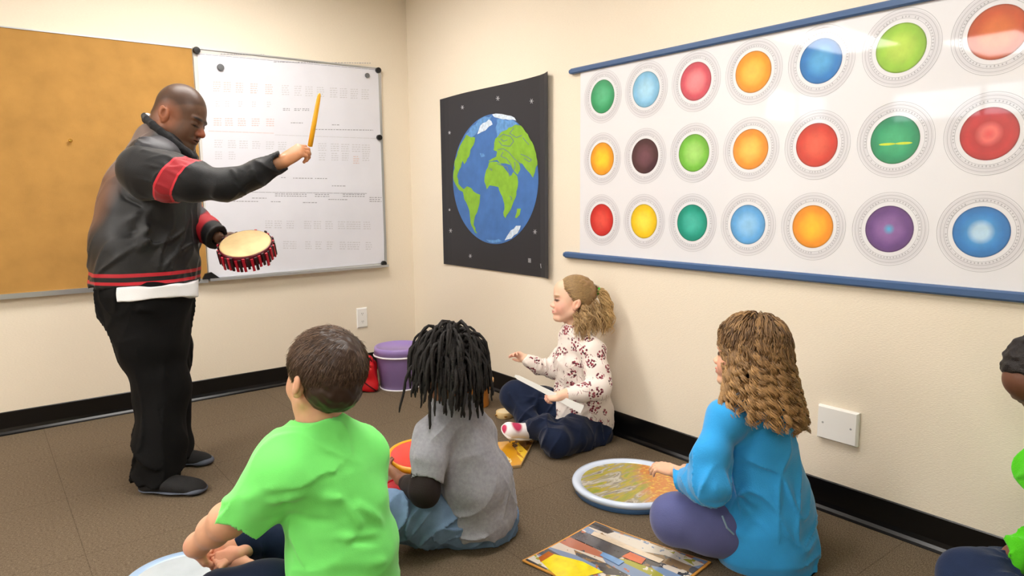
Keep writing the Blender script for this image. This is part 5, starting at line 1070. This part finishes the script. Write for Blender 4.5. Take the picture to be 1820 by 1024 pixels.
# tan wooden drums by the wall
MWD = mat('honey_wood', '#b9762c', rough=.35, coat=.3, var=(7, .22)); MSK = mat('tan_drum_edge', '#d9a86a', rough=.5); 
def standing_drum(px, py, r0, r1, h, label, away_off=.0):
    g = G(px, py); aw = unit([g[0] - CAMP[0], g[1] - CAMP[1], 0]); c = g + aw * r0; c[2] = 0; c[0] = min(c[0], -.035 - r1)
    t = empty('standing_drum', c, label, 'drum'); n_ = 48
    mb = MB(); mb.lathe([(r0 * .9, 0), (r0, .01), (r0 * .92, h * .4), (r1 * .97, h * .9), (r1, h - .014), (r1 * .93, h - .014), (r1 * .86, h * .8), (r0 * .8, .02)], n=n_); mb.build('shell', MWD, t, smooth=True)
    mb = MB(); mb.lathe([(r1 * 1.02, h - .020), (r1 * 1.03, h - .004), (r1 * .98, h), (r1 * .9, h - .002), (r1 * .9, h - .014)], n=n_, close=False); mb.build('rim', MSK, t, smooth=True)
    mb = MB(); mb.lathe([(r1 * .9, h - .012), (.001, h - .010)], n=n_, close=False); mb.build('drumhead', mat('skin_drumhead', '#c9a273', rough=.6, var=(12, .1)), t, smooth=True); return t
standing_drum(850, 727, .062, .085, .155, 'small honey-coloured wooden drum standing on the carpet behind the dreadlocked person')
c = G(897, 741); t = empty('tambourine', c, 'shallow cream wooden tambourine on the carpet behind the grey-shirted person, near the pink shoe', 'tambourine')
mb = MB(); mb.lathe([(.043, 0), (.045, .003), (.045, .030), (.042, .033), (.038, .030), (.038, .003), (.043, 0)], (0, 0, 0), n=40, close=False); mb.build('frame', mat('cream_wood', '#e0c48e', rough=.4), t, smooth=True)
mb = MB(); mb.lathe([(.0385, .029), (.001, .028)], n=40, close=False); mb.build('skin', mat('pale_skin_sheet', '#d8c6a2', rough=.5), t, smooth=True)
for k in range(5):
    a = k / 5 * 6.28 + .4; mb = MB(); mb.lathe([(.009, -.002), (.002, .0), (.009, .002)], (.046 * math.cos(a), .046 * math.sin(a), .016), n=14); mb.build('jingle', M_BRASS, t)
# picture cards: a board with a wooden edge and a printed face
def picture_face(name, stops, seed, yellow=None):
    m = mat(name, '#888888', rough=.12, coat=1, coat_rough=.05); N, L = nodes_of(m); b_ = N['Principled BSDF']
    tc = N.new('ShaderNodeTexCoord'); mp = N.new('ShaderNodeMapping'); mp.inputs['Scale'].default_value = (30, 7, 1); mp.inputs['Location'].default_value = (seed, seed * 1.7, 0); L.new(tc.outputs['Object'], mp.inputs[0])
    v = N.new('ShaderNodeTexVoronoi'); v.inputs['Scale'].default_value = 1.0; L.new(mp.outputs[0], v.inputs['Vector']); n = N.new('ShaderNodeTexNoise'); n.inputs['Scale'].default_value = 40; n.inputs['Detail'].default_value = 5; L.new(tc.outputs['Object'], n.inputs['Vector'])
    sp = N.new('ShaderNodeSeparateColor'); L.new(v.outputs['Color'], sp.inputs[0]); a = N.new('ShaderNodeMath'); a.operation = 'MULTIPLY_ADD'; a.inputs[1].default_value = .25; L.new(n.outputs['Fac'], a.inputs[0]); s2 = N.new('ShaderNodeMath'); s2.operation = 'SUBTRACT'; s2.inputs[1].default_value = .125; L.new(sp.outputs[0], s2.inputs[0]); L.new(s2.outputs[0], a.inputs[2])
    r = ramp(N, stops); L.new(a.outputs[0], r.inputs[0]); L.new(r.outputs[0], b_.inputs['Base Color']); return m
def board(corners, th, name, label, cat, face, edge, extra=None, inset=.035, lift=.004):
    """corners: four floor points anticlockwise seen from above"""
    Cn = [np.array(c) for c in corners]; c0 = sum(Cn) / 4; x = unit(Cn[1] - Cn[0]); z = np.array([0, 0, 1.]); y = np.cross(z, x)
    t = empty(name, c0, label, cat); t.rotation_euler = (0, 0, math.atan2(x[1], x[0])); loc = [np.array([(c - c0) @ x, (c - c0) @ y]) for c in Cn]
    def pl(z0, z1, s_, mat_, nm, bend=0):
        n = 14; V = []
        for zz_ in (z0, z1):
            for j in range(n + 1):
                for i in range(n + 1):
                    u, v = i / n, j / n; P = (loc[0] * (1 - u) + loc[1] * u) * (1 - v) + (loc[3] * (1 - u) + loc[2] * u) * v; P = P * s_
                    V.append((P[0], P[1], zz_ + bend * ((2 * u - 1) ** 2 * (2 * v - 1) ** 2)))
        k = (n + 1) ** 2; q = []
        for j in range(n):
            for i in range(n): a = j * (n + 1) + i; q += [(a, a + n + 1, a + n + 2, a + 1), (k + a, k + a + 1, k + a + n + 2, k + a + n + 1)]
        for i in range(n):
            for a, b2 in ((i, i + 1), (n * (n + 1) + i + 1, n * (n + 1) + i), ((i + 1) * (n + 1), i * (n + 1)), (i * (n + 1) + n, (i + 1) * (n + 1) + n)): q.append((a, b2, k + b2, k + a))
        m = MB(); m.add(V, q); return m.build(nm, mat_, t, smooth=False)
    pl(.002, th, 1.0, edge, 'backing', lift); pl(th + .0004, th + .0016, 1 - inset, face, 'picture', lift); return t
K1, K2, K3 = G(928, 1001), G(1057, 931), G(1264, 1004); K4 = K1 + K3 - K2
MF1 = picture_face('street_picture', [(0, '#43464d'), (.22, '#d6ccc0'), (.36, '#8d7456'), (.5, '#55585f'), (.62, '#b5705a'), (.72, '#7c93b5'), (.84, '#dcd6cc'), (.93, '#a5a544')], 3.0)
pc_ = board([K4, K3, K2, K1], .006, 'picture_card', 'rectangular glossy picture card with orange edge lying on the carpet at the front', 'picture card', MF1, mat('orange_wood_edge', '#d99a45', rough=.4))
iv = lambda P: np.array(pc_.matrix_world.inverted() @ Vector(P)) 
ang = pc_.rotation_euler[2]; cc_ = np.array(pc_.location)
def toL(P): v = np.array(P) - cc_; return (v[0] * math.cos(ang) + v[1] * math.sin(ang), -v[0] * math.sin(ang) + v[1] * math.cos(ang), v[2])
def patch(pts, c, nm, z=.0092):
    P = [np.array(toL(G(*q))) for q in pts]; P = [np.array([p[0], p[1], z]) for p in P]; P2 = [p + [0, 0, .0004] for p in P]; n = len(P)
    area = sum(P[i][0] * P[(i + 1) % n][1] - P[(i + 1) % n][0] * P[i][1] for i in range(n))
    if area < 0: P, P2 = P[::-1], P2[::-1]
    tri = [(0, i, i + 1) for i in range(1, n - 1)]; m = MB(); m.add(P + P2, [(i, (i + 1) % n, n + (i + 1) % n, n + i) for i in range(n)], [(a, c_, b2) for a, b2, c_ in tri] + [(n + a, n + b2, n + c_) for a, b2, c_ in tri]); m.build(nm, mat(nm, c, rough=.15, coat=1, var=(30, .15)), pc_)
patch([(962, 1004), (985, 990), (1035, 1003), (1072, 1022), (1000, 1040)], '#f2dc1a', 'yellow_print')
patch([(950, 1000), (975, 985), (985, 990), (962, 1004)], '#c0661f', 'orange_print')
patch([(1022, 962), (1040, 952), (1120, 985), (1098, 998)], '#4a4d55', 'dark_print_patch'); patch([(1050, 955), (1056, 949), (1180, 1000), (1172, 1006)], '#dccbb5', 'cream_print')
patch([(1105, 994), (1120, 986), (1148, 998), (1140, 1008)], '#cf6a45', 'coral_print'); patch([(1066, 992), (1072, 986), (1110, 1003), (1100, 1010)], '#6f9ccf', 'blue_print')
# gold card under the shoe
K = [G(868, 838, 0), G(926, 832, 0), G(950, 785, 0), G(885, 790, 0)]
MF2 = picture_face('gold_picture', [(0, '#d99a1a'), (.3, '#6f4a14'), (.5, '#f0c534'), (.75, '#b8791a'), (.9, '#e8d9a0')], 9.0)
board(K, .012, 'gold_card', 'gold patterned picture card on the carpet under the pink and white shoe', 'picture card', MF2, mat('tan_card_edge', '#a98b5c', rough=.5), lift=0)
# round drum with painted skin
c = G(1119, 871); c[2] = 0; R_ = .222
t = empty('round_drum', c, 'large round drum with yellow and orange painted skin and white-blue rim, before the blue sweatshirt', 'drum')
mb = MB(); mb.lathe([(R_ * .93, .0), (R_ * .96, .002), (R_ * .985, .030)], n=72, close=False); mb.build('shell', mat('blue_shell', '#5f8fd0', rough=.35), t, smooth=True)
mb = MB(); mb.lathe([(R_ * .97, .022), (R_, .024), (R_ * 1.01, .034), (R_ * .99, .042), (R_ * .93, .043), (R_ * .85, .036), (R_ * .84, .030)], n=72, close=False); mb.build('rim', mat('white_blue_rim', '#d3e0f4', rough=.25, coat=.6), t, smooth=True)
def painted():
    m = mat('painted_skin', '#999999', rough=.2, coat=1, coat_rough=.08); N, L = nodes_of(m); b_ = N['Principled BSDF']; tc = N.new('ShaderNodeTexCoord')
    mp = N.new('ShaderNodeMapping'); mp.inputs['Rotation'].default_value = (0, 0, .9); mp.inputs['Scale'].default_value = (5, 17, 1); L.new(tc.outputs['Object'], mp.inputs[0])
    n = N.new('ShaderNodeTexNoise'); n.inputs['Scale'].default_value = 1.3; n.inputs['Detail'].default_value = 8; n.inputs['Distortion'].default_value = 1.2; L.new(mp.outputs[0], n.inputs['Vector'])
    r = ramp(N, [(0, '#4b5a3c'), (.38, '#8f9a3a'), (.46, '#b9a53a'), (.52, '#8d8a76'), (.57, '#c9c3b4'), (.63, '#7d766c')], 'LINEAR'); L.new(n.outputs['Fac'], r.inputs[0])
    n2 = N.new('ShaderNodeTexNoise'); n2.inputs['Scale'].default_value = 60; n2.inputs['Detail'].default_value = 6; L.new(tc.outputs['Object'], n2.inputs['Vector'])
    g = N.new('ShaderNodeTexGradient'); mp2 = N.new('ShaderNodeMapping'); mp2.inputs['Rotation'].default_value = (0, 0, .66); mp2.inputs['Scale'].default_value = (5, 5, 5); mp2.inputs['Location'].default_value = (.1, 0, 0); L.new(tc.outputs['Object'], mp2.inputs[0]); L.new(mp2.outputs[0], g.inputs['Vector'])
    ad_ = N.new('ShaderNodeMath'); ad_.operation = 'MULTIPLY_ADD'; ad_.inputs[1].default_value = .9; L.new(n.outputs['Fac'], ad_.inputs[0]); L.new(g.outputs['Fac'], ad_.inputs[2]); mr = N.new('ShaderNodeMapRange'); mr.inputs['From Min'].default_value = .62; mr.inputs['From Max'].default_value = .95; L.new(ad_.outputs[0], mr.inputs['Value'])
    r2_ = ramp(N, [(0, '#e0a326'), (.5, '#c9731c'), (.62, '#e8b93a')], 'LINEAR'); L.new(n2.outputs['Fac'], r2_.inputs[0])
    mx = N.new('ShaderNodeMix'); mx.data_type = 'RGBA'; L.new(mr.outputs[0], mx.inputs[0]); L.new(r.outputs[0], mx.inputs[6]); L.new(r2_.outputs[0], mx.inputs[7]); L.new(mx.outputs[2], b_.inputs['Base Color']); return m
mb = MB(); mb.lathe([(R_ * .86, .034), (.001, .034)], n=72, close=False); mb.build('painted_drumhead', painted(), t, smooth=True)
# blue-white tub lid at the lower left
c = G(322, 1036); c[2] = 0; R_ = .165
t = empty('round_drum', c, 'round drum with pale blue rim and white skin at the knee of the green-tee person', 'drum')
mb = MB(); mb.lathe([(R_ * .95, .001), (R_, .004), (R_ * 1.01, .014), (R_ * .97, .020), (R_ * .86, .014), (R_ * .84, .012)], n=64, close=False); mb.build('rim', mat('pale_blue_plastic', '#a9c4e4', rough=.25, coat=.5), t, smooth=True)
mb = MB(); mb.lathe([(R_ * .85, .013), (R_ * .6, .015), (.001, .015)], n=64, close=False); mb.build('inner_panel', mat('milky_plastic', '#c3cdd4', rough=.2, coat=.5, var=(10, .08)), t, smooth=True)
# red and yellow hand drum of the dreadlocked person, and the red one in the lap
def tilt_disc(c, n_, R, th, name, label, top, side, cat='drum'):
    z = unit(n_); x = unit(RT - z * (RT @ z)); y = np.cross(z, x); t = empty(name, c, label, cat); ax = (x, y, z)
    mb = MB(); mb.lathe([(R * .93, 0), (R * .97, -th), (R, -th * .9), (R * 1.02, -th * .4), (R * 1.0, .002), (R * .95, .004), (R * .9, 0)], (0, 0, 0), ax, 56, close=False); mb.build('rim', side, t, smooth=True)
    mb = MB(); mb.lathe([(R * .95, -th * .9), (.001, -th * .9)], (0, 0, 0), ax, 56, close=False); mb.build('underside', side, t); mb = MB(); mb.lathe([(R * .93, .0), (R * .6, .002), (.001, .003)], (0, 0, 0), ax, 56, close=False); mb.build('drumhead', top, t, smooth=True); return t
tilt_disc(PX(748, 806, 2.46), cb(.02, .985, .24), .118, .020, 'paddle_drum', 'round red drum with a yellow rim held above the lap of the dreadlocked person', mat('red_drumhead', '#e33428', rough=.25, coat=.6), mat('yellow_rim_plastic', '#f0a81c', rough=.3, coat=.4))
tilt_disc(PX(722, 871, 2.38), cb(.02, .985, .24), .09, .012, 'lap_drum', 'flat red disc lying on the jeans of the dreadlocked person', mat('red_disc', '#cf2030', rough=.3), mat('red_disc_rim', '#c2182a', rough=.35))
# tiny shiny bead
c = G(1349, 1019); mb = MB(); mb.lathe([(.001, 0), (.006, .002), (.007, .006), (.005, .010), (.001, .012)], n=14); o = mb.build('bead', mat('pearl_bead', '#f2dce2', rough=.1, coat=1), smooth=True); o.location = Vector((c[0], c[1], .001)); tag(o, 'tiny shiny pink bead on the carpet in front of the blue sweatshirt', 'bead')
